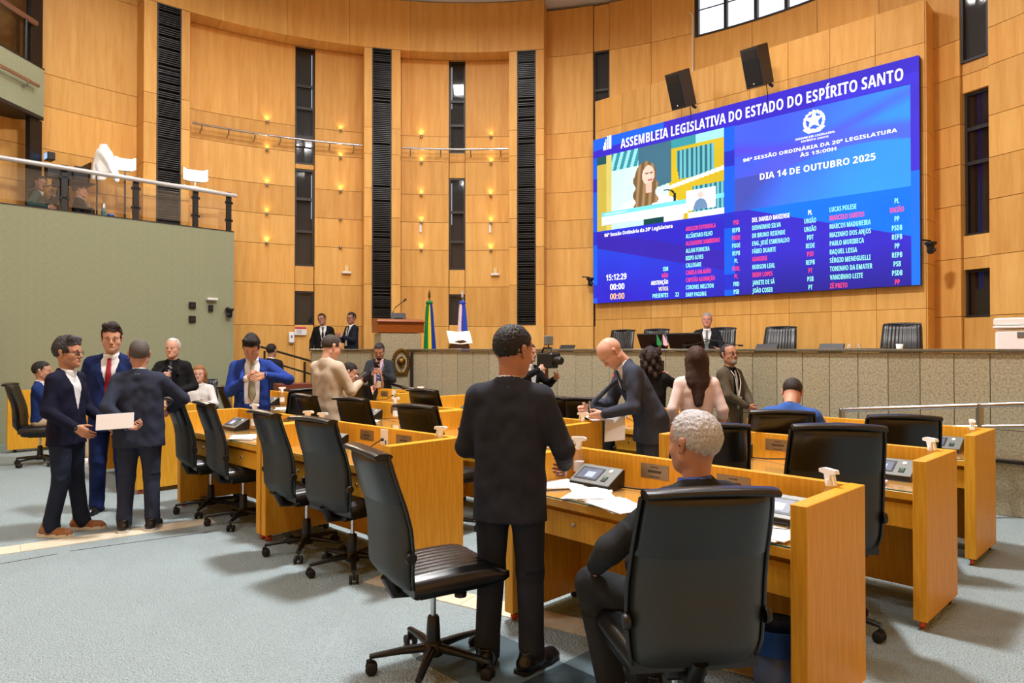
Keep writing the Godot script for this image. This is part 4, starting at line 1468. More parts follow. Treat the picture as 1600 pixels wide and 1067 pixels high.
func build_furniture() -> void:
	var W := 1.76
	var desk := desk_proto(W)
	var vL := Vector2(.689, .725)
	var uL := Vector2(-.725, .689)
	var vR := Vector2(.72, .694)
	var uR := Vector2(-.694, .72)
	var term := terminal_proto()
	var bot := bottle_proto()
	var chair := chair_proto()
	# name, right near corner, along, away, label
	var desks := [
		["R1", Vector2(1.177, 2.73), uR, vR, "honey timber desk where the grey-haired man sits, nearest the camera"],
		["R2", Vector2(2.313, 3.82), uR, vR, "honey timber desk just behind the grey-haired man's desk"],
		["R3", Vector2(3.36, 4.96), uR, vR, "honey timber desk in front of the right-hand stone wall and chrome handrail"],
		["L1A", Vector2(-.787, 4.42), uL, vL, "honey timber desk with its broad end panel left of the standing man in black"],
		["L1B", Vector2(-2.08, 5.65), uL, vL, "honey timber desk between the chairs and the man in bright blue"],
		["L1C", Vector2(-4.06, 7.4), uL, vL, "honey timber desk behind the three talking men at left"],
		["L2A", Vector2(.35, 5.5), uL, vL, "honey timber desk on which the bald man writes"],
		["L2B", Vector2(-.94, 6.72), uL, vL, "honey timber desk in front of the man in the beige jacket"],
		["L2C", Vector2(-2.81, 8.7), uL, vL, "honey timber desk right of the man in bright blue, behind him"],
		["L3A", Vector2(1.49, 6.6), uL, vL, "honey timber desk behind the bald man, left of the woman in pink"],
		["L3B", Vector2(.2, 7.82), uL, vL, "honey timber desk hidden behind the standing man in black, before the stone wall"],
		["L3C", Vector2(-1.61, 9.6), uL, vL, "honey timber desk just in front of the man with the lanyard and phone"]]
	var at := {}
	for k in desks.size():
		var q: Array = desks[k]
		var c: Vector2 = q[1] + q[2] * W * .5
		var yaw := turn(q[3].x, q[3].y)
		at[q[0]] = [c, q[2], q[3], yaw]
		if k == 0:
			desk.position = P(c.x, c.y)
			desk.rotation.y = yaw
			desk.set_meta("label", q[4])
		else:
			copy(desk, q[4], P(c.x, c.y), yaw)
	# things on the desks: s along the desk (right positive), t away from its front edge
	var on := func(d: String, s: float, t: float, h: float) -> Vector3:
		var e: Array = at[d]
		var p: Vector2 = e[0] - e[1] * s + e[2] * t
		return P(p.x, p.y, h)
	var yaw_of := func(d: String) -> float:
		return at[d][3]
	var tl := {"R1": "the grey-haired man's desk", "R2": "the desk behind the grey-haired man", "R3": "the desk before the chrome handrail", "L1A": "the desk left of the standing man in black", "L1B": "the desk before the man in bright blue", "L1C": "the desk behind the three talking men", "L2A": "the bald man's writing desk", "L2B": "the desk before the man in beige", "L2C": "the desk right of the man in bright blue", "L3A": "the desk behind the bald man", "L3B": "the desk before the long stone wall", "L3C": "the desk before the man with the lanyard"}
	var first := true
	for d in tl:
		for s in [-1, 1]:
			var p: Vector3 = on.call(d, s * (.55 if d != "R1" or s < 0 else .6), .44, .7645)
			var lb := "voting terminal at the %s end of %s" % ["left" if s < 0 else "right", tl[d]]
			if first:
				term.position = p
				term.rotation.y = yaw_of.call(d)
				term.set_meta("label", lb)
				first = false
			else:
				copy(term, lb, p, yaw_of.call(d))
	var bs := [["R1", .772, .5, 1.9], ["R2", .772, .5, 1.8], ["R3", .772, .42, 1.2], ["L1A", .772, .52, -.4], ["L1A", -.772, .5, -.3], ["L1B", .772, .5, -.2], ["L1B", -.3, .52, 2.8], ["L2A", .772, .5, -.4], ["L2B", -.12, .5, -.5], ["L3C", .772, .5, .3], ["R1", -.772, .54, -.4], ["L2C", -.3, .5, .4]]
	var bl := ["right end of the grey-haired man's desk", "right end of the desk behind the grey-haired man", "right end of the desk before the chrome handrail", "right end of the desk left of the standing man in black", "left end of the desk left of the standing man in black", "right end of the desk before the man in bright blue", "middle of the desk before the man in bright blue", "right end of the bald man's writing desk", "middle of the desk before the man in beige", "right end of the desk before the man with the lanyard", "left end of the grey-haired man's desk", "desk right of the man in bright blue"]
	for k in bs.size():
		var q: Array = bs[k]
		var p: Vector3 = on.call(q[0], q[1], q[2], .7645)
		var lb: String = "spray bottle, " + bl[k]
		if k == 0:
			bot.position = p
			bot.rotation.y = q[3]
			bot.set_meta("label", lb)
		else:
			copy(bot, lb, p, q[3])
	# papers and small things
	var sheet := done(bx(begin(), Vector3.ZERO, Vector3(.21, .004, .297)))
	var pp := [["R1", -.42, .2, .5, "open white papers before the left terminal of the grey-haired man's desk"], ["R1", -.73, .27, -.5, "folded papers by the standing man's hand"], ["R1", -.14, .12, 1.2, "white papers at the grey-haired man's left elbow"], ["R1", .6, .17, 1.4, "white papers under the spectacles at the right end of the near desk"], ["L2B", -.3, .2, 1.3, "thick white papers on the desk before the man in beige"], ["L2C", .3, .2, 1.1, "white papers on the desk right of the man in bright blue"], ["R2", -.75, .2, .4, "white papers at the left end of the desk behind the bald man"], ["L1B", .2, .2, .9, "white papers on the desk before the man in bright blue"], ["R2", .45, .12, 1.57, "pink-tinted paper on the glass of the desk behind the grey-haired man"]]
	for k in pp.size():
		var q: Array = pp[k]
		var t := thing("paper_stack", q[4], "paper", on.call(q[0], q[1], q[2], .766), yaw_of.call(q[0]) + q[3], "papers on the desks")
		for j in 3:
			var o := part("sheet", sheet, M.paper if k != 8 else mat(rgb8(236, 206, 226), .7), t)
			o.position = Vector3(.012 * j * sin(k * 1.3 + j), .002 + .0042 * j, .015 * j * cos(k + j * 2.0))
			o.rotation.y = .12 * (j - 1) + (.25 if k == 0 and j == 2 else 0.0)
	var gs := thing("spectacles", "folded spectacles on the papers at the right end of the near desk", "spectacles", on.call("R1", .62, .2, .783), 1.2)
	for s in [-1, 1]:
		var rr := []
		for k in 13:
			rr.append(Vector3(s * .033 + cos(TAU * k / 12.0) * .024, .012 + sin(TAU * k / 12.0) * .012, 0))
		part("rim", tube(begin(), rr, .002, 5), M.black, gs)
		part("temple_arm", tube(begin(), [Vector3(s * .058, .014, 0), Vector3(s * .05, .012, .08), Vector3(-s * .01, .004, .09)], .002, 5), M.black, gs)
	var bin_ := thing("waste_bin", "slim grey waste bin with a blue liner inside the near desk's right end", "bin", on.call("R1", .66, .2, 0), yaw_of.call("R1"))
	part("bucket", lathe(begin(), [[.09, 0], [.115, .36], [.108, .36], [.085, .01]], 20), mat(rgb8(70, 92, 132), .4), bin_)
	part("liner", lathe(begin(), [[.117, .26], [.12, .365], [.124, .37], [.11, .365], [.1, .3]], 20), M.blue, bin_)
	# chairs: x, distance, facing, raise, label
	var cs := [
		[-.39, 3.4, .856, .516, "empty black swivel chair nearest the camera, turned to the right"],
		[-1.14, 4.9, .62, .78, "black swivel chair second from the near one in the front row"],
		[-1.60, 5.34, .74, .67, "black swivel chair third from the near one in the front row"],
		[-2.44, 6.22, .78, .62, "black swivel chair fourth from the near one, before the desk with the terminal"],
		[-2.93, 6.66, .76, .65, "black swivel chair right beside the dark-suited man holding papers"],
		[.62, 2.62, -.12, .99, "black swivel chair in which the grey-haired man sits"],
		[1.28, 4.58, .12, .99, "black swivel chair right behind the grey-haired man's head"],
		[1.78, 3.92, .2, .97, "large black swivel chair at the desk behind the grey-haired man"],
		[2.12, 5.48, .25, .97, "black swivel chair in which the man in sky blue sits"],
		[2.84, 5.1, .3, .95, "black swivel chair at the desk before the chrome handrail"],
		[-.60, 5.95, .6, .8, "black swivel chair just left of the standing man in black, at the bald man's desk"],
		[-1.33, 6.78, .6, .8, "black swivel chair in the middle row, right of the man in beige"],
		[-1.86, 7.2, .75, .66, "black swivel chair just in front of the man in beige"],
		[.52, 7.05, .5, .86, "black swivel chair right of the standing man's shoulder, before the stone wall"],
		[.86, 6.78, .5, .86, "black swivel chair left of the bald man's arm"],
		[-.83, 8.15, .6, .8, "black swivel chair before the stone wall, left of the standing man in black"],
		[-1.86, 9.36, .6, .8, "black swivel chair in front of the man with the lanyard and phone"],
		[-3.35, 8.75, .9, .4, "black swivel chair behind the man in bright blue, at his left side"],
		[-4.35, 9.75, .9, .4, "black swivel chair between the white-haired man and the man in bright blue"],
		[-6.45, 9.35, .93, .36, "black swivel chair at the far left with a man in blue seated"],
		[-2.55, 8.3, -.5, .8, "black swivel chair right of the man in bright blue by a far desk"]]
	chair.position = P(cs[0][0], cs[0][1])
	chair.rotation.y = turn(cs[0][2], cs[0][3])
	chair.set_meta("label", cs[0][4])
	for k in range(1, cs.size()):
		var q: Array = cs[k]
		var c := copy(chair, q[4], P(q[0], q[1]), turn(q[2], q[3]))
		if k == 7:
			c.scale.y = 1.06
	var ds := [[2.06, 13.7, "leftmost black high-backed chair on the dais"], [2.62, 13.1, "black high-backed chair behind the left dais monitor"], [3.64, 12.25, "black high-backed chair in which the presiding man sits"], [4.47, 11.6, "black high-backed empty chair right of the presiding man"], [5.72, 10.1, "rightmost black high-backed empty chair on the dais"]]
	for q in ds:
		var c := copy(chair, q[2], P(q[0], q[1], DAIS), turn(-.60, -.8))
		c.set_meta("group", "high-backed chairs on the dais")
		c.scale = Vector3(1.1, 1.12, 1.1)
	# low timber counter at the far left
	var pc := thing("press_counter", "low honey timber counter at the far left under the green wall", "counter", P(-7.2, 10.75), turn(.72, .69))
	part("side_panel", box(Vector3(.07, .9, 1.5), Vector3(0, .5, -.15), .003), M.desk, pc)
	part("table_top", box(Vector3(1.4, .04, .6), Vector3(-.72, .74, -.3), .003), M.desktop, pc)
	part("back_panel", box(Vector3(1.4, .9, .04), Vector3(-.72, .5, -.62), .003), M.desk, pc)
	for z in [-.8, .5]:
		part("caster", lathe(begin(), [[.006, -.01], [.026, -.009], [.026, .009], [.006, .01]], 12, Vector3(0, .026, z), Basis(Vector3(0, 0, 1), PI / 2)), M.rubber, pc)
	# loose carpet mats under the near chairs
	for q in [[.62, 2.75, 1.5, 1.1, "dark grey loose carpet mat under the grey-haired man's chair"], [.0, 3.35, .9, .5, "small dark grey carpet mat under the standing man's shoes"]]:
		var o := single("carpet_mat", box(Vector3(q[2], .008, q[3]), Vector3(0, .004, 0), .003), M.mat_rug, q[4], "mat")
		o.position = P(q[0], q[1])
		o.rotation.y = turn(vR.x, vR.y)
	for q in [[-4.72, 10.28, .3, -.95, "black swivel chair under the blonde woman"], [-2.38, 9.7, .69, .72, "black swivel chair under the man in jeans"]]:
		copy(chair, q[4], P(q[0], q[1]), turn(q[2], q[3]))
	for q in [[-8.3, 11.86, "low grey stool under the man in the green jacket"], [-7.86, 12.38, "low grey stool under the dark-suited man in the gallery"]]:
		var o := thing("stool", q[2], "stool", P(q[0], q[1], 3.2))
		part("seat", lathe(begin(), [[.15, .46], [.17, .475], [.17, .5], [.14, .515]], 18), M.frame, o)
		for k in 4:
			part("leg", tube(begin(), [Vector3(cos(TAU * k / 4.0) * .11, .46, sin(TAU * k / 4.0) * .11), Vector3(cos(TAU * k / 4.0) * .15, .0, sin(TAU * k / 4.0) * .15)], .012, 6), M.steel, o)


# ---------------------------------------------------------------- people: distance fields meshed as surface nets
var fo := Vector3.ZERO
var fc := 0.01
var fx := 0
var fy := 0
var fz := 0
var fd := PackedFloat32Array()
var shapes := {}


func f_begin(lo: Vector3, hi: Vector3, cell: float) -> void:
	fo = lo
	fc = cell
	fx = int(ceil((hi.x - lo.x) / cell)) + 1
	fy = int(ceil((hi.y - lo.y) / cell)) + 1
	fz = int(ceil((hi.z - lo.z) / cell)) + 1
	fd.resize(fx * fy * fz)
	fd.fill(1.0)


# tapered capsule a-b; sq < 1 flattens it along the unit vector ax; carve takes it away
func f_cap(a: Vector3, b: Vector3, ra: float, rb: float, k := 0.02, ax := Vector3.ZERO, sq := 1.0, carve := false) -> void:
	var m := maxf(ra, rb) * maxf(1.0, sq) + k + fc * 1.5
	var lo := (a.min(b) - Vector3(m, m, m) - fo) / fc
	var hi := (a.max(b) + Vector3(m, m, m) - fo) / fc
	var x0 := clampi(int(lo.x), 0, fx - 1)
	var y0 := clampi(int(lo.y), 0, fy - 1)
	var z0 := clampi(int(lo.z), 0, fz - 1)
	var x1 := clampi(int(hi.x) + 1, 0, fx - 1)
	var y1 := clampi(int(hi.y) + 1, 0, fy - 1)
	var z1 := clampi(int(hi.z) + 1, 0, fz - 1)
	var flat := sq != 1.0
	var g := 1.0 / sq - 1.0
	var ba := b - a
	if flat:
		ba += ax * (ba.dot(ax) * g)
	var bb := maxf(ba.length_squared(), 1e-9)
	var dr := rb - ra
	for iz in range(z0, z1 + 1):
		for iy in range(y0, y1 + 1):
			var at := (iz * fy + iy) * fx + x0
			var p := Vector3(fo.x + x0 * fc - a.x, fo.y + iy * fc - a.y, fo.z + iz * fc - a.z)
			for ix in range(x0, x1 + 1):
				var q := p
				if flat:
					q += ax * (p.dot(ax) * g)
				var h := clampf(q.dot(ba) / bb, 0.0, 1.0)
				var d := (q - ba * h).length() - ra - dr * h
				var o := fd[at]
				if carve:
					if -d > o:
						fd[at] = -d
				elif d < o + k:
					if k > 0.0 and d > o - k:
						var e := (k - absf(d - o)) / k
						fd[at] = minf(d, o) - e * e * k * 0.25
					else:
						fd[at] = minf(d, o)
				p.x += fc
				at += 1


# cut away everything beyond the plane n.p = d
func f_cut(n: Vector3, d: float) -> void:
	var at := 0
	for iz in fz:
		for iy in fy:
			var v := n.x * fo.x + n.y * (fo.y + iy * fc) + n.z * (fo.z + iz * fc) - d
			var s := n.x * fc
			for ix in fx:
				if v > fd[at]:
					fd[at] = v
				v += s
				at += 1


# open a jacket front: a V above the button and a gap below it
func f_vcut(inv: Transform3D, button: float, slope: float, gap: float, top: float) -> void:
	var at := 0
	for iz in fz:
		for iy in fy:
			for ix in fx:
				if fd[at] < 0.05:
					var q := inv * Vector3(fo.x + ix * fc, fo.y + iy * fc, fo.z + iz * fc)
					if q.z < -0.03 and q.y < top:
						var w := gap
						if q.y > button:
							w = minf(maxf(gap, 0.0) + (q.y - button) * slope, .075)
						var v := w - absf(q.x)
						if v > fd[at]:
							fd[at] = v
				at += 1


func f_at(p: Vector3) -> float:
	var q := (p - fo) / fc
	var x := int(q.x + .5)
	var y := int(q.y + .5)
	var z := int(q.z + .5)
	if x < 0 or y < 0 or z < 0 or x >= fx or y >= fy or z >= fz:
		return 1.0
	return fd[(z * fy + y) * fx + x]


# where a ray from p along dir first meets the shape
func f_hit(p: Vector3, dir: Vector3, far := .6) -> Vector3:
	var t := 0.0
	while t < far:
		if f_at(p + dir * t) < 0.0:
			return p + dir * t
		t += .005
	return p + dir * (far * .5)


func f_mesh() -> ArrayMesh:
	var vs := PackedVector3Array()
	var ns := PackedVector3Array()
	var ids := PackedInt32Array()
	var cell := PackedInt32Array()
	cell.resize(fx * fy * fz)
	cell.fill(-1)
	var sy := fx
	var sz := fx * fy
	for iz in fz - 1:
		for iy in fy - 1:
			var at := (iz * fy + iy) * fx
			for ix in fx - 1:
				var d0 := fd[at]
				if d0 > fc * 2.0 or d0 < -fc * 2.0:
					at += 1
					continue
				var d1 := fd[at + 1]
				var d2 := fd[at + sy]
				var d3 := fd[at + sy + 1]
				var d4 := fd[at + sz]
				var d5 := fd[at + sz + 1]
				var d6 := fd[at + sz + sy]
				var d7 := fd[at + sz + sy + 1]
				var n := int(d0 < 0) + int(d1 < 0) + int(d2 < 0) + int(d3 < 0) + int(d4 < 0) + int(d5 < 0) + int(d6 < 0) + int(d7 < 0)
				if n > 0 and n < 8:
					var s := Vector3.ZERO
					var c := 0
					if (d0 < 0) != (d1 < 0):
						s += Vector3(d0 / (d0 - d1), 0, 0)
						c += 1
					if (d2 < 0) != (d3 < 0):
						s += Vector3(d2 / (d2 - d3), 1, 0)
						c += 1
					if (d4 < 0) != (d5 < 0):
						s += Vector3(d4 / (d4 - d5), 0, 1)
						c += 1
					if (d6 < 0) != (d7 < 0):
						s += Vector3(d6 / (d6 - d7), 1, 1)
						c += 1
					if (d0 < 0) != (d2 < 0):
						s += Vector3(0, d0 / (d0 - d2), 0)
						c += 1
					if (d1 < 0) != (d3 < 0):
						s += Vector3(1, d1 / (d1 - d3), 0)
						c += 1
					if (d4 < 0) != (d6 < 0):
						s += Vector3(0, d4 / (d4 - d6), 1)
						c += 1
					if (d5 < 0) != (d7 < 0):
						s += Vector3(1, d5 / (d5 - d7), 1)
						c += 1
					if (d0 < 0) != (d4 < 0):
						s += Vector3(0, 0, d0 / (d0 - d4))
						c += 1
					if (d1 < 0) != (d5 < 0):
						s += Vector3(1, 0, d1 / (d1 - d5))
						c += 1
					if (d2 < 0) != (d6 < 0):
						s += Vector3(0, 1, d2 / (d2 - d6))
						c += 1
					if (d3 < 0) != (d7 < 0):
						s += Vector3(1, 1, d3 / (d3 - d7))
						c += 1
					cell[at] = vs.size()
					vs.append(fo + (Vector3(ix, iy, iz) + s / c) * fc)
					ns.append(Vector3(d1 + d3 + d5 + d7 - d0 - d2 - d4 - d6, d2 + d3 + d6 + d7 - d0 - d1 - d4 - d5, d4 + d5 + d6 + d7 - d0 - d1 - d2 - d3).normalized())
				at += 1
	for iz in range(1, fz - 1):
		for iy in range(1, fy - 1):
			var at := (iz * fy + iy) * fx + 1
			for ix in range(1, fx - 1):
				if cell[at] >= 0:
					var d := fd[at] < 0
					for ax in 3:
						var st := 1 if ax == 0 else sy if ax == 1 else sz
						if (fd[at + st] < 0) != d:
							var u := sy if ax == 0 else sz if ax == 1 else 1
							var v := sz if ax == 0 else 1 if ax == 1 else sy
							var a := cell[at - u - v]
							var b := cell[at - v]
							var c := cell[at]
							var e := cell[at - u]
							if a >= 0 and b >= 0 and c >= 0 and e >= 0:
								if d:
									ids.append_array([a, c, b, a, e, c])
								else:
									ids.append_array([a, b, c, a, c, e])
				at += 1
	var ar := []
	ar.resize(Mesh.ARRAY_MAX)
	ar[Mesh.ARRAY_VERTEX] = vs
	ar[Mesh.ARRAY_NORMAL] = ns
	ar[Mesh.ARRAY_INDEX] = ids
	var m := ArrayMesh.new()
	if vs.size() > 3 and ids.size() > 3:
		m.add_surface_from_arrays(Mesh.PRIMITIVE_TRIANGLES, ar)
	return m


func mirrored(m: ArrayMesh) -> ArrayMesh:
	var ar := m.surface_get_arrays(0)
	var vs: PackedVector3Array = ar[Mesh.ARRAY_VERTEX]
	var ns: PackedVector3Array = ar[Mesh.ARRAY_NORMAL]
	for i in vs.size():
		vs[i].x = -vs[i].x
		ns[i].x = -ns[i].x
	var ids: PackedInt32Array = ar[Mesh.ARRAY_INDEX]
	ids.reverse()
	ar[Mesh.ARRAY_VERTEX] = vs
	ar[Mesh.ARRAY_NORMAL] = ns
	ar[Mesh.ARRAY_INDEX] = ids
	var o := ArrayMesh.new()
	o.add_surface_from_arrays(Mesh.PRIMITIVE_TRIANGLES, ar)
	return o


func skull(t: float, k: float, off := Vector3.ZERO) -> void:
	f_cap(Vector3(0, .035, -.018) + off, Vector3(0, .03, .035) + off, .083 + t, .087 + t, k, Vector3.RIGHT, .9)
	f_cap(Vector3(0, .05, .0) + off, Vector3(0, .05, .02) + off, .082 + t, .08 + t, k, Vector3.RIGHT, .92)


# roughen a shape with noise drawn out along the strands
func f_rough(amp: float, freq: float, stretch: Vector3) -> void:
	var n := FastNoiseLite.new()
	n.seed = 12
	n.frequency = freq
	n.fractal_octaves = 2
	var at := 0
	for iz in fz:
		for iy in fy:
			for ix in fx:
				if absf(fd[at]) < .03:
					fd[at] += n.get_noise_3d(ix * fc * stretch.x, iy * fc * stretch.y, iz * fc * stretch.z) * amp
				at += 1


# clear the face out of a head of hair: in front of the temples and below the hairline
func f_face(temple: float, line: float, burn: float) -> void:
	var at := 0
	for iz in fz:
		var z := fo.z + iz * fc
		for iy in fy:
			var y := fo.y + iy * fc
			for ix in fx:
				var x := fo.x + ix * fc
				var l := line - 1.6 * x * x + .004 * sin(x * 90.0)
				var v := minf(temple - z + .25 * (y - .03), l - y)
				v = maxf(v, minf(.022 - z, burn - y))
				if v > fd[at]:
					fd[at] = v
				at += 1


func make_shapes() -> void:
	# head: middle at ear height, face to -z
	f_begin(Vector3(-.11, -.16, -.14), Vector3(.11, .16, .14), .005)
	skull(0.0, .02)
	f_cap(Vector3(0, -.03, -.02), Vector3(0, -.085, -.058), .066, .038, .03, Vector3.RIGHT, .95)
	for s in [-1, 1]:
		f_cap(Vector3(s * .038, -.03, -.05), Vector3(s * .028, -.06, -.055), .032, .026, .025)
		f_cap(Vector3(s * .05, -.055, -.005), Vector3(s * .03, -.09, -.045), .022, .02, .03)
		f_cap(Vector3(s * .012, .024, -.09), Vector3(s * .045, .026, -.075), .011, .01, .014)
		f_cap(Vector3(s * .031, .006, -.104), Vector3(s * .032, .004, -.1), .012, .012, 0.0, Vector3.ZERO, 1.0, true)
		f_cap(Vector3(s * .011, -.034, -.096), Vector3(s * .011, -.033, -.09), .009, .008, .008)
		f_cap(Vector3(s * .08, -.022, .008), Vector3(s * .085, .02, .018), .012, .017, .006, Vector3.RIGHT, .5)
	f_cap(Vector3(0, .016, -.094), Vector3(0, -.026, -.112), .008, .011, .012)
	f_cap(Vector3(-.018, -.056, -.091), Vector3(.018, -.056, -.091), .007, .007, .008)
	f_cap(Vector3(-.014, -.066, -.09), Vector3(.014, -.066, -.09), .008, .008, .008)
	f_cap(Vector3(0, -.1, -.078), Vector3(0, -.095, -.07), .018, .022, .02)
	f_cap(Vector3(0, -.06, .02), Vector3(0, -.14, .015), .056, .054, .03)
	shapes.head = f_mesh()
	# hair
	# thickness, shift, temple, hairline, sideburn, nape
	var hair := {"short": [.003, Vector3(0, .007, .005), -.045, .078, -.02, -.085], "full": [.008, Vector3(0, .012, .004), -.05, .078, -.03, -.085], "buzz": [.002, Vector3(0, .003, .003), -.042, .08, -.01, -.075], "receding": [.003, Vector3(0, .004, .006), -.03, .105, -.015, -.08]}
	for h in hair:
		var q: Array = hair[h]
		f_begin(Vector3(-.13, -.14, -.15), Vector3(.13, .18, .16), .005)
		skull(q[0], .02, q[1])
		if h == "full":
			f_cap(Vector3(-.045, .125, -.06), Vector3(.05, .128, -.052), .026, .028, .03)
			f_cap(Vector3(-.01, .125, -.01), Vector3(0, .11, .05), .04, .045, .03)
		if h != "buzz":
			f_rough(.007 if h == "full" else .005, 1.0, Vector3(90, 40, 40))
		f_face(q[2], q[3], q[4])
		f_cut(Vector3(0, -1, 0.25), -float(q[5]))
		shapes["hair_" + h] = f_mesh()
	f_begin(Vector3(-.13, -.14, -.14), Vector3(.13, .17, .16), .006)
	skull(.006, .02)
	f_cut(Vector3(0, .9, -.436), .02)
	f_cut(Vector3(0, -1, 0), .07)
	shapes.hair_fringe = f_mesh()
	for h in ["long", "curly", "bob"]:
		f_begin(Vector3(-.2, -.5, -.15), Vector3(.2, .18, .2), .008)
		skull(.012, .02, Vector3(0, .006, .006))
		if h == "curly":
			for k in 26:
				var a := k * 2.4
				var y := .1 - k * .011
				f_cap(Vector3(cos(a) * .085, y, .045 + sin(a) * .06), Vector3(cos(a) * .1, y - .03, .05 + sin(a) * .07), .035, .032, .01)
		else:
			var low := -.42 if h == "long" else -.2
			f_cap(Vector3(-.06, .0, .035), Vector3(-.055, low * .5, .08), .06, .05, .04, Vector3(0, 0, 1), .8)
			f_cap(Vector3(.06, .0, .035), Vector3(.055, low * .5, .08), .06, .05, .04, Vector3(0, 0, 1), .8)
			f_cap(Vector3(-.055, low * .4, .075), Vector3(-.02, low * .95, .1), .055, .02, .04, Vector3(0, 0, 1), .6)
			f_cap(Vector3(.055, low * .4, .075), Vector3(.02, low * .95, .1), .055, .022, .04, Vector3(0, 0, 1), .6)
			f_cap(Vector3(0, .0, .06), Vector3(.0, low, .1), .08, .03, .04, Vector3(0, 0, 1), .6)
		f_rough(.006, 1.0, Vector3(100, 14, 60) if h != "curly" else Vector3(60, 60, 60))
		f_face(-.03, .085, -.6)
		shapes["hair_" + h] = f_mesh()
	# beard round the jaw
	f_begin(Vector3(-.1, -.15, -.14), Vector3(.1, .05, .06), .005)
	f_cap(Vector3(0, -.035, -.02), Vector3(0, -.088, -.06), .072, .043, .03, Vector3.RIGHT, .97)
	f_cap(Vector3(0, -.1, -.078), Vector3(0, -.095, -.07), .022, .026, .02)
	f_cap(Vector3(-.025, -.046, -.09), Vector3(.025, -.046, -.09), .008, .008, .01)
	f_cap(Vector3(-.02, -.061, -.1), Vector3(.02, -.061, -.1), .012, .012, 0, Vector3.ZERO, 1, true)
	f_cut(Vector3(0, .75, -.2).normalized(), Vector3(0, .75, -.2).normalized().dot(Vector3(0, -.04, -.09)))
	f_cut(Vector3(0, 0, 1), .03)
	shapes.beard = f_mesh()
	# hands: wrist at the origin, fingers down -y, palm to -x, thumb to -z (a right hand)
	for pose in ["relaxed", "grip", "flat"]:
		f_begin(Vector3(-.12, -.24, -.11), Vector3(.06, .05, .08), .0045)
		var curl: float = {"relaxed": .38, "grip": .95, "flat": .1}[pose]
		f_cap(Vector3(0, .03, 0), Vector3(0, -.01, 0), .027, .026, .01, Vector3.RIGHT, .75)
		f_cap(Vector3(0, -.02, -.012), Vector3(0, -.085, -.024), .026, .022, .012, Vector3.RIGHT, .58)
		f_cap(Vector3(0, -.02, .012), Vector3(0, -.08, .024), .024, .02, .012, Vector3.RIGHT, .58)
		for f in 4:
			var z: float = [-.033, -.011, .011, .031][f]
			var l: float = [.9, 1.0, .94, .74][f]
			var p := Vector3(0, -.085 + absf(z) * .2, z * .95)
			var ang := 0.0
			for b in 3:
				ang += curl * [.7, 1.0, .8][b] * (1.0 + f * .05)
				var len: float = [.042, .027, .021][b] * l
				var q := p + Vector3(-sin(ang), -cos(ang), z * .15) * len
				f_cap(p, q, [.0095, .0088, .008][b], [.0088, .008, .0072][b], .002)
				p = q
		var th := Vector3(-.012, -.025, -.03)
		var t1 := th + Vector3(-.012 - curl * .01, -.03, -.026)
		var t2 := t1 + Vector3(-.012 - curl * .012, -.03, -.008)
		f_cap(Vector3(0, -.015, -.015), th, .018, .015, .008)
		f_cap(th, t1, .013, .0105, .006)
		f_cap(t1, t2, .0105, .0085, .003)
		shapes["hand_" + pose] = f_mesh()
		shapes["left_" + pose] = mirrored(shapes["hand_" + pose])
	# shoe: heel to toe along -z, sole at y 0
	f_begin(Vector3(-.07, -.02, -.24), Vector3(.07, .14, .12), .007)
	f_cap(Vector3(0, .045, .05), Vector3(0, .035, -.15), .045, .036, .02, Vector3.UP, .95)
	f_cap(Vector3(0, .05, -.02), Vector3(0, .105, .035), .042, .038, .03)
	f_cap(Vector3(.006, .028, -.1), Vector3(0, .024, -.165), .045, .036, .02, Vector3.UP, .7)
	f_cut(Vector3(0, 1, 0), .11)
	f_cut(Vector3(0, -1, 0), -.012)
	shapes.shoe = f_mesh()
	var st := begin()
	var out := [Vector2(-.035, .095), Vector2(.035, .095), Vector2(.043, .06), Vector2(.038, .0), Vector2(.05, -.09), Vector2(.044, -.16), Vector2(.02, -.2), Vector2(-.02, -.2), Vector2(-.04, -.165), Vector2(-.046, -.09), Vector2(-.036, 0), Vector2(-.043, .06)]
	prism(st, out, -.026, 0.0, Transform3D(Basis(Vector3(1, 0, 0), Vector3(0, 0, 1), Vector3(0, -1, 0)), Vector3.ZERO))
	shapes.sole = done(st)


func cloth(c: Color, rough := 0.85) -> StandardMaterial3D:
	var key := "cloth" + c.to_html() + str(rough)
	if not M.has(key):
		var m := mat(c, rough, 0.0, 0.25)
		if not shapes.has("folds"):
			shapes.folds = bump_tex(512, .008, 77, 16.0, 2)
			shapes.weave = noise_tex(256, .3, [[0.0, Color(.93, .93, .93)], [1.0, Color(1, 1, 1)]], 78, 2)
		m.normal_enabled = true
		m.normal_texture = shapes.folds
		m.normal_scale = .85 if c.get_luminance() < .35 else .4
		m.albedo_texture = shapes.weave
		m.uv1_triplanar = true
		m.uv1_scale = Vector3(1.5, 1.0, 1.5)
		M[key] = m
	return M[key]


func skin(c: Color) -> StandardMaterial3D:
	var key := "skin" + c.to_html()
	if not M.has(key):
		var m := mat(c.lerp(Color(.72, .66, .62), .16), .5, 0.0, .4)
		m.subsurf_scatter_enabled = true
		m.subsurf_scatter_strength = .08
		M[key] = m
	return M[key]


func hairmat(c: Color) -> StandardMaterial3D:
	var key := "hair" + c.to_html()
	if not M.has(key):
		var m := mat(c, .55, 0.0, .4)
		if not shapes.has("strands"):
			shapes.strands = bump_tex(512, .06, 79, 18.0, 4)
			shapes.streaks = noise_tex(512, .05, [[0.0, Color(.6, .6, .6)], [.5, Color(.9, .9, .9)], [1.0, Color(1, 1, 1)]], 80, 4)
		m.normal_enabled = true
		m.normal_texture = shapes.strands
		m.normal_scale = .5
		m.albedo_texture = shapes.streaks
		m.uv1_triplanar = true
		m.uv1_scale = Vector3(7, 2.2, 7)
		M[key] = m
	return M[key]


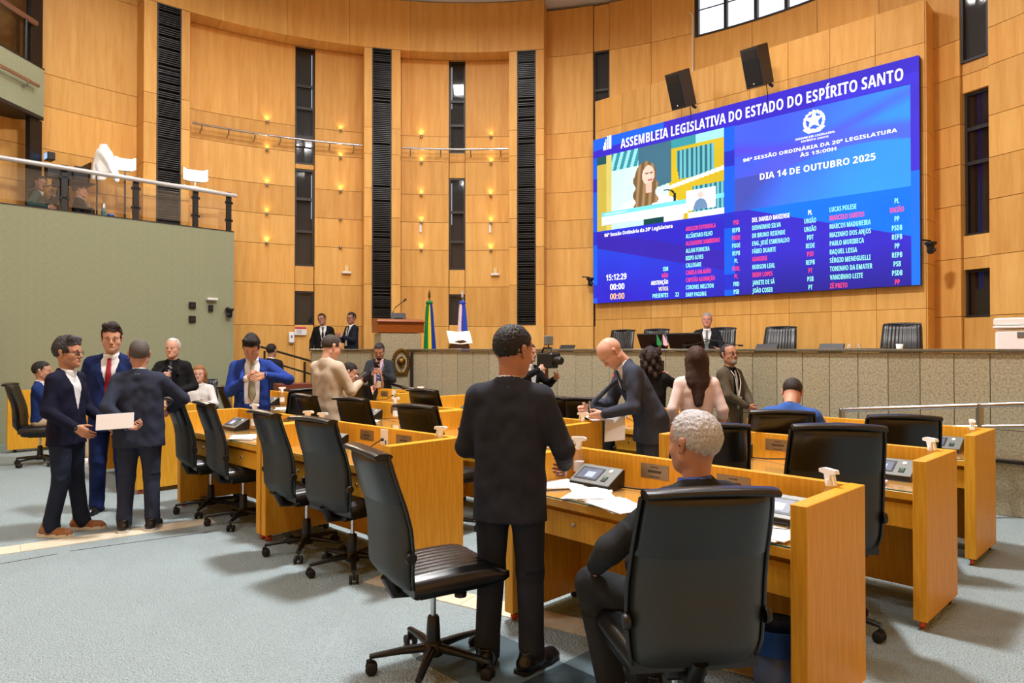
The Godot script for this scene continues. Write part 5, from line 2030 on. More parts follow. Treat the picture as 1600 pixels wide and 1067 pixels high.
func elbow(s: Vector3, w: Vector3, up: float, low: float, pole: Vector3) -> Vector3:
	var d := w - s
	var l := clampf(d.length(), .05, (up + low) * .995)
	var dir := d.normalized()
	var a := (up * up - low * low + l * l) / (2.0 * l)
	var h := sqrt(maxf(up * up - a * a, 0.0))
	var side := (pole - dir * pole.dot(dir)).normalized()
	return s + dir * a + side * h


# a limb end to draw: local points of the figure after posing
func person(label: String, at: Vector3, yaw: float, o: Dictionary) -> Node3D:
	var t := thing("person", label, "person", at, yaw)
	var s: float = o.get("ht", 1.75) / 1.75
	var fat: float = o.get("fat", 1.0)
	var cell: float = o.get("cell", .016)
	var hip: Vector3 = o.get("hip", Vector3(0, .93 * s, 0))
	var lean: float = o.get("lean", 0.0)
	var seated: bool = o.get("seated", false)
	var T := Transform3D(Basis(Vector3.UP, o.get("twist", 0.0)) * Basis(Vector3.RIGHT, -lean) * Basis(Vector3(0, 0, 1), o.get("tilt", 0.0)), hip)
	var ts := T * Transform3D(Basis.from_scale(Vector3(s, s, s)), Vector3.ZERO)
	var az := T.basis.z
	var sk := skin(o.get("skin", rgb8(196, 142, 112)))
	var hc: Color = o.get("hair", rgb8(30, 26, 24))
	# joints
	var sh := [ts * Vector3(-.163, .435, .01), ts * Vector3(.163, .435, .01)]
	var hands := [o.get("lh", Vector3(-.25, .80, -.04) * s), o.get("rh", Vector3(.25, .80, -.04) * s)]
	var poles := [o.get("lp", Vector3(-.5, -.4, .8)), o.get("rp", Vector3(.5, -.4, .8))]
	var el := []
	for i in 2:
		var w: Vector3 = hands[i]
		var d: Vector3 = w - sh[i]
		if d.length() > .545 * s:
			hands[i] = sh[i] + d.normalized() * .545 * s
		el.append(elbow(sh[i], hands[i], .29 * s, .26 * s, poles[i]))
	var kn := [o.get("lk", hip + Vector3(-.1, -.45, -.015) * s), o.get("rk", hip + Vector3(.1, -.45, -.015) * s)]
	var an := [o.get("lf", Vector3(-.115 * s, .085, .02)), o.get("rf", Vector3(.115 * s, .085, .02))]
	var hj := [hip + Vector3(-.088, -.04, 0) * s, hip + Vector3(.088, -.04, 0) * s]
	var nb := ts * Vector3(0, .50, .02)
	var head: Array = o.get("head", [0.0, 0.0])
	var hb: Basis = T.basis * Basis(Vector3.UP, head[1]) * Basis(Vector3.RIGHT, -float(head[0]))
	if head.size() > 2:
		hb = hb * Basis(Vector3(0, 0, 1), float(head[2]))
	var hs: float = o.get("hs", 1.0) * lerpf(1.0, s, .5)
	var hp := nb + T.basis * Vector3(0, .055 * s, -.005) + hb * Vector3(0, .098, -.022) * hs
	# the body itself
	var lo_: Vector3 = hip.min(sh[0]).min(sh[1]).min(el[0]).min(el[1]).min(hands[0]).min(hands[1])
	var hi_: Vector3 = hip.max(sh[0]).max(sh[1]).max(el[0]).max(el[1]).max(hands[0]).max(hands[1])
	f_begin(lo_.min(kn[0]).min(kn[1]).min(an[0]).min(an[1]) - Vector3(.12, .08, .12), hi_.max(kn[0]).max(kn[1]).max(an[0]).max(an[1]).max(nb) + Vector3(.12, .12, .12), .026)
	f_cap(ts * Vector3(0, .0, 0), ts * Vector3(0, .36, 0), .1 * s, .1 * s, .03, az, .75)
	f_cap(sh[0], sh[1], .045, .045, .03)
	f_cap(ts * Vector3(0, .4, .01), nb, .06, .052, .03)
	for i in 2:
		f_cap(sh[i], el[i], .04, .036, .02)
		f_cap(el[i], hands[i], .036, .027, .02)
		f_cap(hj[i], kn[i], .07, .05, .03)
		f_cap(kn[i], an[i], .048, .036, .02)
	var bm := f_mesh()
	var st := SurfaceTool.new()
	st.begin(Mesh.PRIMITIVE_TRIANGLES)
	st.append_from(bm, 0, Transform3D.IDENTITY)
	var nk := begin(true)
	var rings := []
	for k in 5:
		var f := k / 4.0
		var c := (ts * Vector3(0, .44, .025)).lerp(hp + hb * Vector3(0, -.07, .012) * hs, f)
		rings.append(ring(c, (hp - nb), lerpf(.066, .055, f) * hs, lerpf(.07, .06, f) * hs, 16, az))
	loft(nk, rings)
	st.append_from(done(nk), 0, Transform3D.IDENTITY)
	st.append_from(shapes.head, 0, Transform3D(hb.scaled_local(Vector3(hs, hs, hs)), hp))
	var dirs := [o.get("lhd", (hands[0] - el[0]).normalized()), o.get("rhd", (hands[1] - el[1]).normalized())]
	for i in 2:
		var pose: String = o.get("lhp" if i == 0 else "rhp", "relaxed")
		var y: Vector3 = -dirs[i]
		var pn: Vector3 = o.get("lpn" if i == 0 else "rpn", Vector3(1 if i == 0 else -1, 0, .15))
		var x := (pn - y * pn.dot(y)).normalized() * (1.0 if i == 0 else -1.0)
		var z := x.cross(y)
		var b := Basis(x, y, z)
		st.append_from(shapes[("left_" if i == 0 else "hand_") + pose], 0, Transform3D(b.scaled_local(Vector3(s, s, s)), hands[i]))
	var body := MeshInstance3D.new()
	body.name = "body"
	body.mesh = st.commit()
	body.material_override = sk
	t.add_child(body)
	var hx := Transform3D(hb.scaled_local(Vector3(hs, hs, hs)), hp)
	# hair and face
	if o.get("style", "short") != "bald":
		var h := part("hair", shapes["hair_" + o.get("style", "short")], hairmat(hc), t)
		h.transform = hx
	if o.has("beard"):
		part("beard", shapes.beard, hairmat(o.beard), t).transform = hx
	if o.get("face", false):
		var e := begin(true)
		var pu := begin(true)
		var br := begin(true)
		for i in [-1, 1]:
			lathe(e, [[.001, -.011], [.008, -.008], [.0115, 0], [.008, .008], [.001, .011]], 10, Vector3(i * .031, .006, -.083))
			lathe(pu, [[.0005, -.006], [.0055, -.003], [.006, 0], [.0055, .003], [.0005, .006]], 8, Vector3(i * .031, .006, -.0905), Basis(Vector3.RIGHT, PI / 2))
			tube(br, [Vector3(i * .014, .026, -.1), Vector3(i * .03, .031, -.096), Vector3(i * .047, .026, -.082)], [.003, .0045, .0025], 6)
		part("eyes", e, mat(rgb8(226, 222, 216), .3), t).transform = hx
		part("pupils", pu, mat(rgb8(34, 24, 20), .2), t).transform = hx
		part("eyebrows", br, hairmat(o.get("brow", hc)), t).transform = hx
		var mo := begin(true)
		tube(mo, [Vector3(-.022, -.061, -.092), Vector3(0, -.060, -.0985), Vector3(.022, -.061, -.092)], [.002, .0045, .002], 6)
		part("lips", mo, skin(o.get("skin", rgb8(196, 142, 112)).lerp(rgb8(150, 70, 66), .45)), t).transform = hx
	if o.get("glasses", false):
		var g := begin(true)
		for i in [-1, 1]:
			var rr := []
			for k in 13:
				var a := TAU * k / 12.0
				rr.append(Vector3(i * .033 + cos(a) * .024, .004 + sin(a) * .016, -.104 + absf(cos(a) * .024 + .033) * .1))
			tube(g, rr, .0022, 5)
			tube(g, [Vector3(i * .057, .008, -.098), Vector3(i * .078, .01, -.05), Vector3(i * .084, .006, .01)], .0022, 5)
		tube(g, [Vector3(-.01, .008, -.106), Vector3(.01, .008, -.106)], .002, 5)
		part("glasses", g, M.black, t).transform = hx
	# shirt
	var shirt: Color = o.get("shirt", rgb8(232, 232, 232))
	f_begin(Vector3(minf(sh[0].x, hip.x) - .16, hip.y - .2, minf(minf(sh[0].z, nb.z), hip.z) - .2), Vector3(maxf(sh[1].x, hip.x) + .16, nb.y + .16, maxf(maxf(sh[0].z, nb.z), hip.z) + .2), maxf(cell, .016))
	for i in [-1, 1]:
		f_cap(ts * Vector3(i * .05, 0, 0), ts * Vector3(i * .062, .33, 0), .108 * s * fat, .106 * s * lerpf(1.0, fat, .4), .04, az, .86)
		f_cap(ts * Vector3(i * .03, .44, .01), ts * Vector3(i * .12, .41, .01), .055 * s, .045 * s, .05)
	f_cap(ts * Vector3(0, .44, .012), ts * Vector3(0, .475, .008), .066 * hs, .062 * hs, .03)
	part("shirt", f_mesh(), cloth(shirt), t)
	# collar
	var cst := begin(true)
	var cr := []
	for q in [[.462, .076, .08], [.505, .067, .076], [.522, .063, .072], [.512, .057, .062]]:
		cr.append(ring(ts * Vector3(0, q[0], .012 - (q[0] - .47) * .3), T.basis * Vector3(0, 1, -.25), q[1] * hs, q[2] * hs, 18, az))
	loft(cst, cr, false)
	part("collar", cst, cloth(shirt), t)
	var inv := ts.affine_inverse()
	var fwd := -az
	if o.has("tie") or o.has("lanyard"):
		var cen := []
		for k in 9:
			var y := lerpf(.49, o.get("tie_end", .08), k / 8.0)
			cen.append(f_hit(ts * Vector3(0, y, -.42), az) + fwd * .012)
		if o.has("tie"):
			var ti := begin(true)
			var tr := []
			for k in 9:
				var w: float = [.018, .016, .018, .022, .027, .032, .036, .04, .012][k] * s
				tr.append(ring(cen[k], T.basis * Vector3(0, 1, 0), w, .007, 8, az))
			loft(ti, tr)
			var tp := part("tie", ti, cloth(o.tie, .6), t)
			if o.has("tie_stripe"):
				for k in 6:
					var c: Vector3 = cen[k + 1].lerp(cen[k + 2], .5) + fwd * .004
					part("stripe", bx(begin(), c, Vector3(.05, .012, .01), 0, T.basis * Basis(Vector3(0, 0, 1), .6)), cloth(o.tie_stripe, .6), tp)
		if o.has("lanyard"):
			var ln := []
			for i in [-1, 1]:
				var pts := []
				for k in 7:
					var f := k / 6.0
					var w := lerpf(.075, .006, f)
					pts.append(f_hit(ts * Vector3(i * w, lerpf(.47, .16, f), -.42), az) + fwd * .022)
				ln.append(pts)
				part("lanyard", tube(begin(), pts, .006 * s, 5), mat(o.lanyard, .7), t)
			part("badge", bx(begin(), ln[0][6] + T.basis * Vector3(0, -.06, -.008), Vector3(.07, .1, .006), .002, T.basis), M.white, t)
	# jacket or blouse with sleeves
	var suit: Color = o.get("suit", rgb8(36, 38, 44))
	var blouse: bool = o.get("blouse", false)
	var hem: float = o.get("hem", .74 * s if not seated else hip.y - .06)
	var k0 := .035
	f_begin(Vector3(minf(lo_.x - .1, hip.x - .26 * fat), hem - .05, minf(lo_.z - .1, hip.z - .2 * fat)), Vector3(maxf(hi_.x + .1, hip.x + .26 * fat), maxf(hi_.y, nb.y) + .12, maxf(hi_.z + .1, hip.z + .2 * fat)), cell)
	for i in 2:
		var sg := -1.0 if i == 0 else 1.0
		f_cap(ts * Vector3(sg * .055, .02, 0), ts * Vector3(sg * .068, .33, 0.006), (.122 if not blouse else .108) * s * fat, (.122 if not blouse else .114) * s * lerpf(1.0, fat, .45), .04, az, .86)
		f_cap(ts * Vector3(sg * .06, -.02, 0), hip + Vector3(sg * .058, -.24, .005) * s, .122 * s * fat, .136 * s * fat, .04, az, .88)
		f_cap(ts * Vector3(sg * .03, .462, .018), ts * Vector3(sg * .15, .425, .012), .066 * s, .062 * s, .05)
		f_cap(ts * Vector3(sg * .035, .46, .025), ts * Vector3(sg * .03, .5, .03), .05 * s, .036 * s, .03)
		f_cap(sh[i] + T.basis * Vector3(0, -.015, 0), el[i], .066 * s * lerpf(1.0, fat, .3), .055 * s, k0)
		var wr: Vector3 = hands[i]
		f_cap(el[i], el[i].lerp(wr, .93), .056 * s, .042 * s, .02)
	f_cap(ts * Vector3(0, .45, .03), ts * Vector3(0, .5, .045), .05 * s, .034 * s, .03)
	var lap := []
	if o.has("tie") and not blouse:
		for i in [-1, 1]:
			lap.append([f_hit(ts * Vector3(i * .088, .40, -.42), az), f_hit(ts * Vector3(i * .1, .31, -.42), az), f_hit(ts * Vector3(i * (.02 + maxf(o.get("gap", 0.0), 0.0)), o.get("button", .13), -.42), az)])
	f_cut(Vector3(0, -1, 0), -hem)
	if not blouse:
		f_vcut(inv, o.get("button", .13), .24, o.get("gap", -1.0), .62)
	f_cap(ts * Vector3(0, .475, -.004), ts * Vector3(0, .66, -.02), .064 * hs, .07 * hs, 0.0, Vector3.ZERO, 1.0, true)
	for l in lap:
		f_cap(l[0], l[1], .02, .024, .004, az, .45)
		f_cap(l[1], l[2], .024, .008, .004, az, .45)
	# vent at the back of the jacket
	if not blouse and not seated and o.get("vent", true):
		f_cap(Vector3(0, hem - .02, .3), Vector3(0, hem + .2, .12), .006, .003, 0, Vector3.ZERO, 1.0, true)
	part("jacket" if not blouse else "blouse", f_mesh(), cloth(suit, .8), t)
	# cuffs
	if not blouse:
		for i in 2:
			var c: Vector3 = hands[i]
			var d: Vector3 = (hands[i] - el[i]).normalized()
			part("cuff", tube(begin(true), [c - d * .035, c + d * .006], .034 * s, 12), cloth(shirt), t)
	# trousers and shoes
	var pm := cloth(o.get("pants", suit), .85)
	var plo := hip.min(kn[0]).min(kn[1]).min(an[0]).min(an[1]) - Vector3(.2, .1, .2)
	var phi := hip.max(kn[0]).max(kn[1]).max(an[0]).max(an[1]) + Vector3(.2, .16, .2)
	f_begin(plo, phi, cell * 1.1)
	f_cap(hip + Vector3(-.055, -.02, 0) * s, hip + Vector3(.055, -.02, 0) * s, .118 * s * fat, .118 * s * fat, .04, Vector3(0, 0, 1), .9)
	for i in 2:
		f_cap(hj[i], kn[i], .095 * s * lerpf(1.0, fat, .5), .07 * s, .03)
		var a: Vector3 = an[i]
		f_cap(kn[i], a + (kn[i] - a).normalized() * .03, .07 * s, .062 * s, .02)
		f_cap(a + (kn[i] - a).normalized() * .05, a + Vector3(0, -.02, -.02), .06 * s, .062 * s, .015)
	part("trousers" if not o.get("skirt", false) else "trousers", f_mesh(), pm, t)
	var fy_: Array = o.get("feet", [.12, -.12])
	for i in 2:
		var a: Vector3 = an[i]
		var b := Basis(Vector3.UP, fy_[i]) * Basis(Vector3.RIGHT, o.get("toe", 0.0))
		var sho := part("shoe", shapes.shoe, mat(o.get("shoe", rgb8(16, 15, 15)), .3), t)
		sho.transform = Transform3D(b, a + Vector3(0, -.085, 0))
		part("sole", shapes.sole, mat(o.get("sole", rgb8(14, 13, 13)), .6), sho)
	return t


func phone(label: String, at: Vector3, b: Basis) -> void:
	var t := thing("phone", label, "phone", at)
	t.basis = b
	part("case", box(Vector3(.072, .15, .009), Vector3.ZERO, .003), M.black, t)
	part("screen", box(Vector3(.066, .142, .001), Vector3(0, 0, .005)), mat(rgb8(24, 26, 32), .12), t)


func build_people() -> void:
	make_shapes()
	print("shapes ", Time.get_ticks_msec())
	person("man in a black suit standing with his back to the camera", P(-.01, 3.42), turn(.22, .975), {"ht": 1.73, "cell": .011, "suit": rgb8(47, 51, 62), "hair": rgb8(38, 38, 40), "skin": rgb8(176, 118, 90), "head": [.12, -.5], "style": "short", "lh": Vector3(-.13, 1.0, -.26), "rh": Vector3(.24, .97, -.24), "lp": Vector3(-.6, -.5, .6), "rp": Vector3(.45, -.5, .7), "hem": .73, "rhp": "grip", "feet": [.1, -.5], "face": true})
	person("grey-haired man in a dark suit seated in the near chair", P(.70, 2.76), turn(-.45, .89), {"ht": 1.69, "cell": .013, "seated": true, "hip": Vector3(0, .57, .03), "lean": -.05, "suit": rgb8(44, 47, 50), "shirt": rgb8(84, 110, 200), "hair": rgb8(214, 216, 222), "skin": rgb8(190, 134, 110), "head": [.05, .1], "lk": Vector3(-.28, .60, -.26), "rk": Vector3(.08, .60, -.40), "lf": Vector3(-.2, .09, -.2), "rf": Vector3(.1, .09, -.36), "lh": Vector3(-.30, .69, -.2), "rh": Vector3(.12, .74, -.34), "lp": Vector3(-1, -.3, .3)})
	person("man in a navy blazer and brown shoes standing in profile at left", P(-3.84, 5.9), turn(1, .02), {"ht": 1.70, "cell": .013, "fat": 1.05, "suit": rgb8(26, 28, 48), "pants": rgb8(36, 44, 62), "hair": rgb8(66, 66, 68), "brow": rgb8(30, 28, 28), "skin": rgb8(186, 128, 98), "glasses": true, "face": true, "rh": Vector3(.2, .92, -.2), "lh": Vector3(-.2, .92, -.22), "rp": Vector3(.4, -.2, 1), "shoe": rgb8(150, 100, 62), "sole": rgb8(226, 220, 204), "hem": .76, "lf": Vector3(-.115, .085, -.06), "rf": Vector3(.12, .085, .06), "style": "full"})
	person("tall man in a navy suit with a red tie", P(-3.9, 6.65), turn(.28, -.96), {"ht": 1.86, "cell": .013, "suit": rgb8(30, 44, 92), "tie": rgb8(150, 40, 52), "style": "full", "hair": rgb8(42, 28, 22), "skin": rgb8(206, 152, 122), "face": true, "head": [.12, .2], "lh": Vector3(-.22, .95, -.12), "rh": Vector3(.24, .95, -.1)})
	var pd := person("heavy man in a dark suit holding papers behind his back", P(-3.26, 5.98), turn(-.3, .95), {"ht": 1.69, "cell": .013, "fat": 1.2, "suit": rgb8(50, 56, 74), "style": "buzz", "hair": rgb8(96, 90, 84), "skin": rgb8(186, 130, 104), "head": [.05, .2], "lh": Vector3(-.04, .92, .22), "lp": Vector3(-1, 0, .2), "lhp": "grip", "lhd": Vector3(.9, -.1, .1), "lpn": Vector3(0, 1, .3), "rh": Vector3(.2, 1.02, -.28), "rp": Vector3(1, -.3, .2), "sole": rgb8(206, 204, 200), "hem": .73})
	var sheet := single("held_papers", bx(begin(), Vector3.ZERO, Vector3(.29, .13, .012), .002), M.paper, "white folded papers held behind the heavy man's back", "paper")
	sheet.position = P(-3.31, 5.70, .975)
	sheet.rotation = Vector3(-.25, .15, .06)
	person("man in a blue suit seated in the chair at the far left", P(-6.42, 9.36), turn(.93, .36), {"ht": 1.72, "cell": .022, "seated": true, "hip": Vector3(0, .63, .02), "suit": rgb8(34, 54, 112), "pants": rgb8(196, 178, 150), "hair": rgb8(40, 38, 38), "shoe": rgb8(222, 220, 214), "sole": rgb8(230, 230, 226), "lk": Vector3(-.1, .6, -.42), "rk": Vector3(.1, .6, -.42), "lf": Vector3(-.1, .09, -.5), "rf": Vector3(.12, .09, -.4), "lh": Vector3(-.15, .72, -.35), "rh": Vector3(.15, .72, -.35)})
	person("white-haired man in a black suit and striped tie", P(-4.42, 8.9), turn(.08, -.99), {"ht": 1.75, "cell": .017, "suit": rgb8(28, 29, 32), "shirt": rgb8(26, 28, 34), "tie": rgb8(60, 62, 66), "tie_stripe": rgb8(170, 170, 172), "hair": rgb8(222, 222, 222), "brow": rgb8(190, 190, 190), "skin": rgb8(206, 154, 130), "face": true, "style": "receding", "gap": .05, "rh": Vector3(.06, 1.22, -.23), "lh": Vector3(-.16, 1.04, -.2), "rhp": "grip", "rp": Vector3(.9, -.5, .4)})
	person("blonde woman in white seated beyond the white-haired man", P(-4.72, 10.3), turn(.3, -.95), {"ht": 1.64, "cell": .024, "seated": true, "hip": Vector3(0, .58, 0), "blouse": true, "suit": rgb8(228, 226, 224), "pants": rgb8(50, 50, 56), "style": "bob", "hair": rgb8(170, 118, 70), "skin": rgb8(216, 164, 138), "face": true, "lk": Vector3(-.1, .55, -.4), "rk": Vector3(.1, .55, -.4), "lf": Vector3(-.1, .09, -.4), "rf": Vector3(.1, .09, -.4), "lh": Vector3(-.14, .78, -.32), "rh": Vector3(.14, .78, -.32)})
	person("man in a bright blue suit looking down at his tie", P(-2.85, 7.5), turn(.32, -.95), {"ht": 1.79, "cell": .014, "suit": rgb8(40, 66, 148), "tie": rgb8(158, 156, 128), "style": "full", "hair": rgb8(34, 30, 28), "skin": rgb8(196, 142, 112), "face": true, "head": [.55, -.1], "lean": .06, "gap": .07, "rh": Vector3(.04, 1.27, -.24), "lh": Vector3(-.14, 1.30, -.27), "lhd": Vector3(.85, -.25, -.2), "rhd": Vector3(-.5, .7, -.2), "lpn": Vector3(.1, -.3, 1), "rhp": "grip", "lhp": "flat", "lp": Vector3(-1, -.35, .2), "rp": Vector3(.6, -1, .1), "button": .05})
	person("man in a dark suit walking away by the dark handrail", P(-4.42, 12.55), turn(.15, .99), {"ht": 1.70, "cell": .022, "suit": rgb8(36, 38, 46), "hair": rgb8(40, 34, 30), "skin": rgb8(186, 132, 104)})
	person("man in a beige jacket looking at his phone", P(-2.0, 7.42), turn(.5, .86), {"ht": 1.78, "cell": .014, "suit": rgb8(198, 182, 160), "pants": rgb8(28, 28, 32), "style": "buzz", "hair": rgb8(70, 60, 52), "skin": rgb8(220, 168, 144), "head": [.35, -.35], "face": true, "rh": Vector3(.16, 1.2, -.32), "lh": Vector3(.0, 1.2, -.34), "rhp": "grip", "lhp": "grip", "rp": Vector3(.5, -1, .2), "lp": Vector3(-.5, -1, .2), "hem": .8})
	phone("dark phone in the hands of the man in beige", P(-1.70, 7.66, 1.28), Basis(Vector3.UP, -.8) * Basis(Vector3.RIGHT, -1.0))
	person("man in jeans seated with a phone beyond the man in beige", P(-2.36, 9.72), turn(.69, .72), {"ht": 1.72, "cell": .022, "seated": true, "hip": Vector3(0, .62, 0), "suit": rgb8(206, 172, 140), "pants": rgb8(44, 60, 110), "hair": rgb8(40, 34, 30), "skin": rgb8(212, 150, 122), "head": [.4, -.6], "face": true, "lk": Vector3(-.15, .6, -.42), "rk": Vector3(.2, .62, -.4), "lf": Vector3(-.1, .09, -.4), "rf": Vector3(.2, .09, -.38), "lh": Vector3(.0, .95, -.34), "rh": Vector3(.12, .95, -.34), "rhp": "grip"})
	person("bearded man with a lanyard reading his phone before the stone wall", P(-2.14, 11.04), turn(.05, -1), {"ht": 1.72, "cell": .018, "fat": 1.08, "suit": rgb8(52, 56, 62), "shirt": rgb8(226, 190, 188), "tie": rgb8(30, 34, 50), "tie_stripe": rgb8(210, 210, 216), "lanyard": rgb8(60, 100, 190), "hair": rgb8(56, 50, 48), "beard": rgb8(30, 24, 22), "skin": rgb8(176, 120, 92), "face": true, "head": [.42, .0], "gap": .08, "rh": Vector3(.07, 1.2, -.27), "lh": Vector3(-.07, 1.2, -.27), "rhp": "grip", "lhp": "grip", "rp": Vector3(.6, -1, .1), "lp": Vector3(-.6, -1, .1)})
	phone("black phone held by the bearded man with the lanyard", P(-2.13, 10.7, 1.33), Basis(Vector3.RIGHT, .9))
	person("guard in a black suit with a white lanyard, left of the pair by the wall", P(-4.02, 14.55, DAIS), turn(.12, -.99), {"ht": 1.64, "cell": .022, "fat": 1.1, "suit": rgb8(24, 24, 26), "tie": rgb8(18, 18, 20), "lanyard": rgb8(230, 230, 230), "hair": rgb8(36, 32, 30), "skin": rgb8(160, 108, 82), "glasses": true, "face": true, "head": [.0, -.3, -.25], "rh": Vector3(.24, .82, -.12), "lh": Vector3(-.24, .82, -.12)})
	person("guard in a dark suit turned sideways, right of the pair by the wall", P(-3.40, 14.45, DAIS), turn(-.72, -.69), {"ht": 1.66, "cell": .022, "fat": 1.1, "suit": rgb8(30, 34, 48), "tie": rgb8(24, 28, 40), "lanyard": rgb8(230, 230, 230), "hair": rgb8(46, 40, 38), "skin": rgb8(160, 106, 80), "glasses": true, "face": true, "head": [.05, .35], "rh": Vector3(.06, 1.12, -.26), "lh": Vector3(-.06, 1.12, -.26), "rhp": "grip", "rp": Vector3(.5, -1, .2), "lp": Vector3(-.5, -1, .2)})
	person("cameraman in black behind the standing man in black", P(.22, 9.1), turn(.75, -.6), {"ht": 1.68, "cell": .024, "suit": rgb8(24, 24, 26), "hair": rgb8(30, 26, 24), "rh": Vector3(.15, 1.32, -.3), "lh": Vector3(-.12, 1.2, -.36), "rhp": "grip", "rp": Vector3(1, -.6, .2)})
	var vc := thing("video_camera", "black shoulder video camera with a small lamp on top", "camera", P(.46, 8.85, 1.33), turn(.6, -.8))
	part("body", box(Vector3(.14, .2, .3), Vector3(0, .1, 0), .02), M.black, vc)
	part("lens", lathe(begin(), [[.05, 0], [.055, .12], [.04, .14]], 12, Vector3(.0, .1, -.14), Basis(Vector3.RIGHT, -PI / 2)), M.black, vc)
	part("handle", tube(begin(), [Vector3(0, .19, .12), Vector3(0, .26, .08), Vector3(0, .26, -.08), Vector3(0, .2, -.12)], .014, 8), M.black, vc)
	part("viewfinder", box(Vector3(.08, .06, .1), Vector3(-.1, .17, -.05), .01), M.black, vc)
	var lmp := part("lamp_head", box(Vector3(.13, .12, .05), Vector3(0, .36, -.02), .008), M.greydev, vc)
	part("lamp_panel", box(Vector3(.1, .09, .01), Vector3(0, .36, .008), .002), M.white, lmp)
	part("lamp_foot", tube(begin(), [Vector3(0, .26, -.02), Vector3(0, .31, -.02)], .01, 6), M.black, lmp)
	part("grip", tube(begin(), [Vector3(0, .02, .02), Vector3(-.02, -.12, .04)], .022, 8), mat(rgb8(120, 66, 40), .6), vc)
	person("bald man in a dark suit bending to write on a desk end", P(1.22, 6.02), turn(-.98, -.12), {"ht": 1.84, "cell": .014, "fat": 1.12, "suit": rgb8(64, 69, 84), "tie": rgb8(44, 56, 90), "style": "bald", "skin": rgb8(212, 158, 134), "brow": rgb8(120, 96, 80), "face": true, "lean": .5, "head": [.42, .12], "lh": Vector3(-.12, 1.02, -.46), "rh": Vector3(.1, 1.05, -.54), "rhp": "grip", "lhp": "grip", "lp": Vector3(-.6, -.3, .8), "rp": Vector3(.6, -.5, .8), "hem": .76, "lhd": Vector3(.2, -.35, -.9)})
	var pen := single("pen", tube(begin(), [Vector3(0, 0, 0), Vector3(-.02, .13, .03)], .005, 8), mat(rgb8(200, 170, 90), .3, .6), "gold pen in the bald man's hand", "pen")
	pen.position = P(.70, 6.04, .99)
	for q in [[P(.74, 5.96, .985), Vector3(.1, .3, 0), "white note under the bald man's pen"], [P(.88, 5.85, .92), Vector3(1.2, -.2, .5), "white sheet hanging from the bald man's left hand"]]:
		var o := single("note_sheet", bx(begin(), Vector3.ZERO, Vector3(.2, .006, .26), .001), M.paper, q[2], "paper")
		o.position = q[0]
		o.rotation = q[1]
	var rb := single("ribbon_pin", tube(begin(), [Vector3(0, 0, 0), Vector3(.006, .03, 0), Vector3(-.006, .03, 0), Vector3(.002, 0, 0)], .004, 5), mat(rgb8(224, 60, 96), .6), "pink ribbon pin on the bald man's lapel", "pin")
	rb.position = P(.87, 5.84, 1.335)
	person("curly-haired woman in black holding up a phone behind the bald man", P(1.55, 7.65), turn(.15, .99), {"ht": 1.62, "cell": .02, "suit": rgb8(26, 26, 28), "style": "curly", "hair": rgb8(46, 32, 28), "skin": rgb8(206, 150, 126), "rh": Vector3(.2, 1.22, -.26), "rhd": Vector3(0, .9, -.2), "rhp": "grip", "rp": Vector3(1, -.6, .2)})
	phone("dark phone held up by the curly-haired woman", P(1.72, 7.88, 1.37), Basis(Vector3.UP, .15))
	person("long-haired woman in a pale pink blouse seen from behind", P(1.74, 6.45), turn(.06, 1), {"ht": 1.62, "cell": .014, "fat": .92, "blouse": true, "suit": rgb8(236, 212, 204), "shirt": rgb8(236, 212, 204), "pants": rgb8(30, 30, 52), "style": "long", "hair": rgb8(70, 44, 32), "skin": rgb8(214, 160, 134), "lh": Vector3(-.26, .80, -.04), "rh": Vector3(.26, .80, -.06), "lp": Vector3(-.3, -.2, 1), "rp": Vector3(.3, -.2, 1), "hem": .92})
	person("bearded man in a brown suit with a badge looking up right", P(2.56, 8.02), turn(.66, -.75), {"ht": 1.66, "cell": .016, "fat": 1.08, "suit": rgb8(88, 80, 66), "shirt": rgb8(24, 24, 28), "tie": rgb8(190, 186, 180), "tie_end": .0, "lanyard": rgb8(230, 230, 232), "hair": rgb8(60, 56, 54), "style": "receding", "beard": rgb8(150, 146, 140), "skin": rgb8(170, 114, 88), "glasses": true, "face": true, "head": [-.15, -.35], "gap": .06, "rh": Vector3(.05, .92, -.25), "lh": Vector3(-.06, .9, -.25), "rp": Vector3(1, -.4, .4), "lp": Vector3(-1, -.4, .4)})
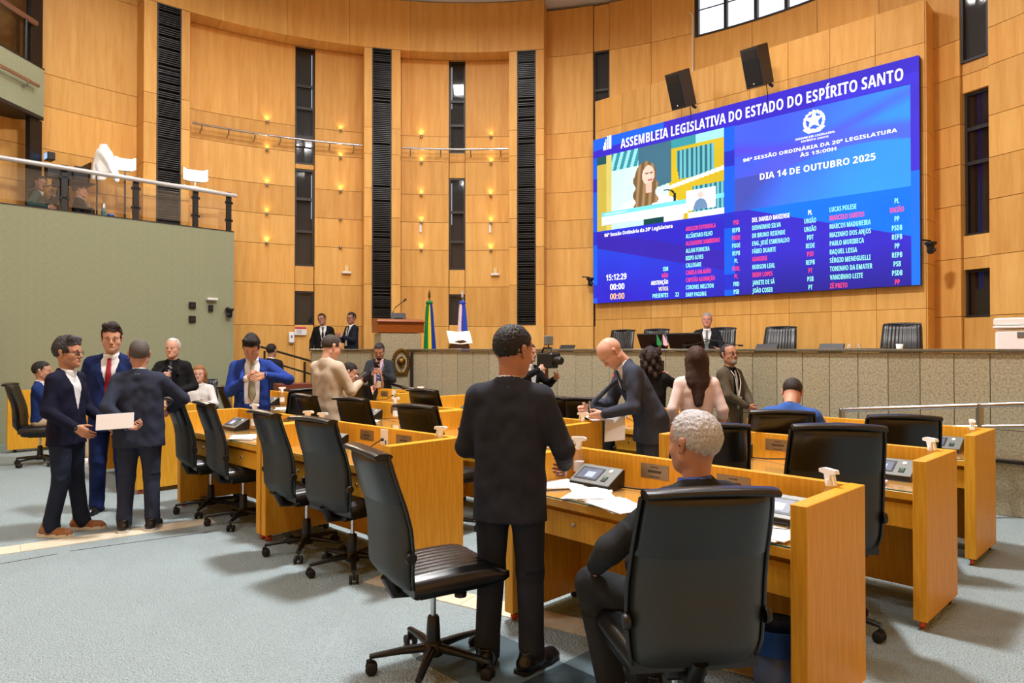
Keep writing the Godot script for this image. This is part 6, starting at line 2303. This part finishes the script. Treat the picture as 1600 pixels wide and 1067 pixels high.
	person("man in a sky blue suit seated with his back to the camera", P(2.28, 5.66), turn(.55, .83), {"ht": 1.88, "cell": .015, "fat": 1.15, "hs": .94, "seated": true, "hip": Vector3(0, .57, .0), "lean": .28, "suit": rgb8(62, 98, 172), "shirt": rgb8(214, 222, 236), "style": "buzz", "hair": rgb8(58, 50, 46), "skin": rgb8(206, 146, 120), "head": [.55, .1], "lk": Vector3(-.14, .58, -.42), "rk": Vector3(.14, .58, -.42), "lf": Vector3(-.14, .09, -.4), "rf": Vector3(.14, .09, -.4), "lh": Vector3(-.22, .8, -.46), "rh": Vector3(.22, .8, -.46), "lp": Vector3(-.6, -1, .1), "rp": Vector3(.6, -1, .1)})
	person("grey-haired presiding man in a dark suit seated on the dais", P(3.42, 11.98, DAIS), turn(-.32, -.95), {"ht": 1.76, "cell": .02, "seated": true, "hip": Vector3(0, .70, .02), "suit": rgb8(32, 34, 38), "tie": rgb8(116, 128, 128), "hair": rgb8(168, 166, 164), "brow": rgb8(150, 146, 142), "skin": rgb8(206, 138, 116), "face": true, "head": [-.06, .0], "lk": Vector3(-.12, .62, -.42), "rk": Vector3(.12, .62, -.42), "lf": Vector3(-.12, .09, -.42), "rf": Vector3(.12, .09, -.42), "lh": Vector3(-.2, .84, -.34), "rh": Vector3(.2, .84, -.34)})
	person("man in a green jacket leaning on the gallery parapet", P(-8.3, 11.86, 3.2), turn(.85, .5), {"ht": 1.74, "cell": .022, "seated": true, "hip": Vector3(0, .62, .0), "suit": rgb8(44, 66, 62), "pants": rgb8(30, 32, 36), "hair": rgb8(24, 22, 22), "skin": rgb8(140, 94, 70), "face": true, "head": [.1, -.9, .1], "lean": .1, "lk": Vector3(-.12, .55, -.36), "rk": Vector3(.12, .55, -.36), "lf": Vector3(-.12, .09, -.3), "rf": Vector3(.12, .09, -.3), "lh": Vector3(-.14, 1.12, -.26), "rh": Vector3(.26, .82, -.2), "lhd": Vector3(.2, .9, .1), "lhp": "grip", "lp": Vector3(-1, -.6, 0)})
	person("man in a dark suit seated in the gallery facing right", P(-7.86, 12.38, 3.2), turn(.76, .65), {"ht": 1.7, "cell": .022, "seated": true, "hip": Vector3(0, .62, .0), "suit": rgb8(40, 38, 40), "hair": rgb8(96, 64, 44), "skin": rgb8(206, 146, 120), "face": true, "lk": Vector3(-.12, .58, -.42), "rk": Vector3(.12, .58, -.42), "lf": Vector3(-.12, .09, -.4), "rf": Vector3(.12, .09, -.4), "lh": Vector3(-.15, .74, -.34), "rh": Vector3(.15, .74, -.34)})
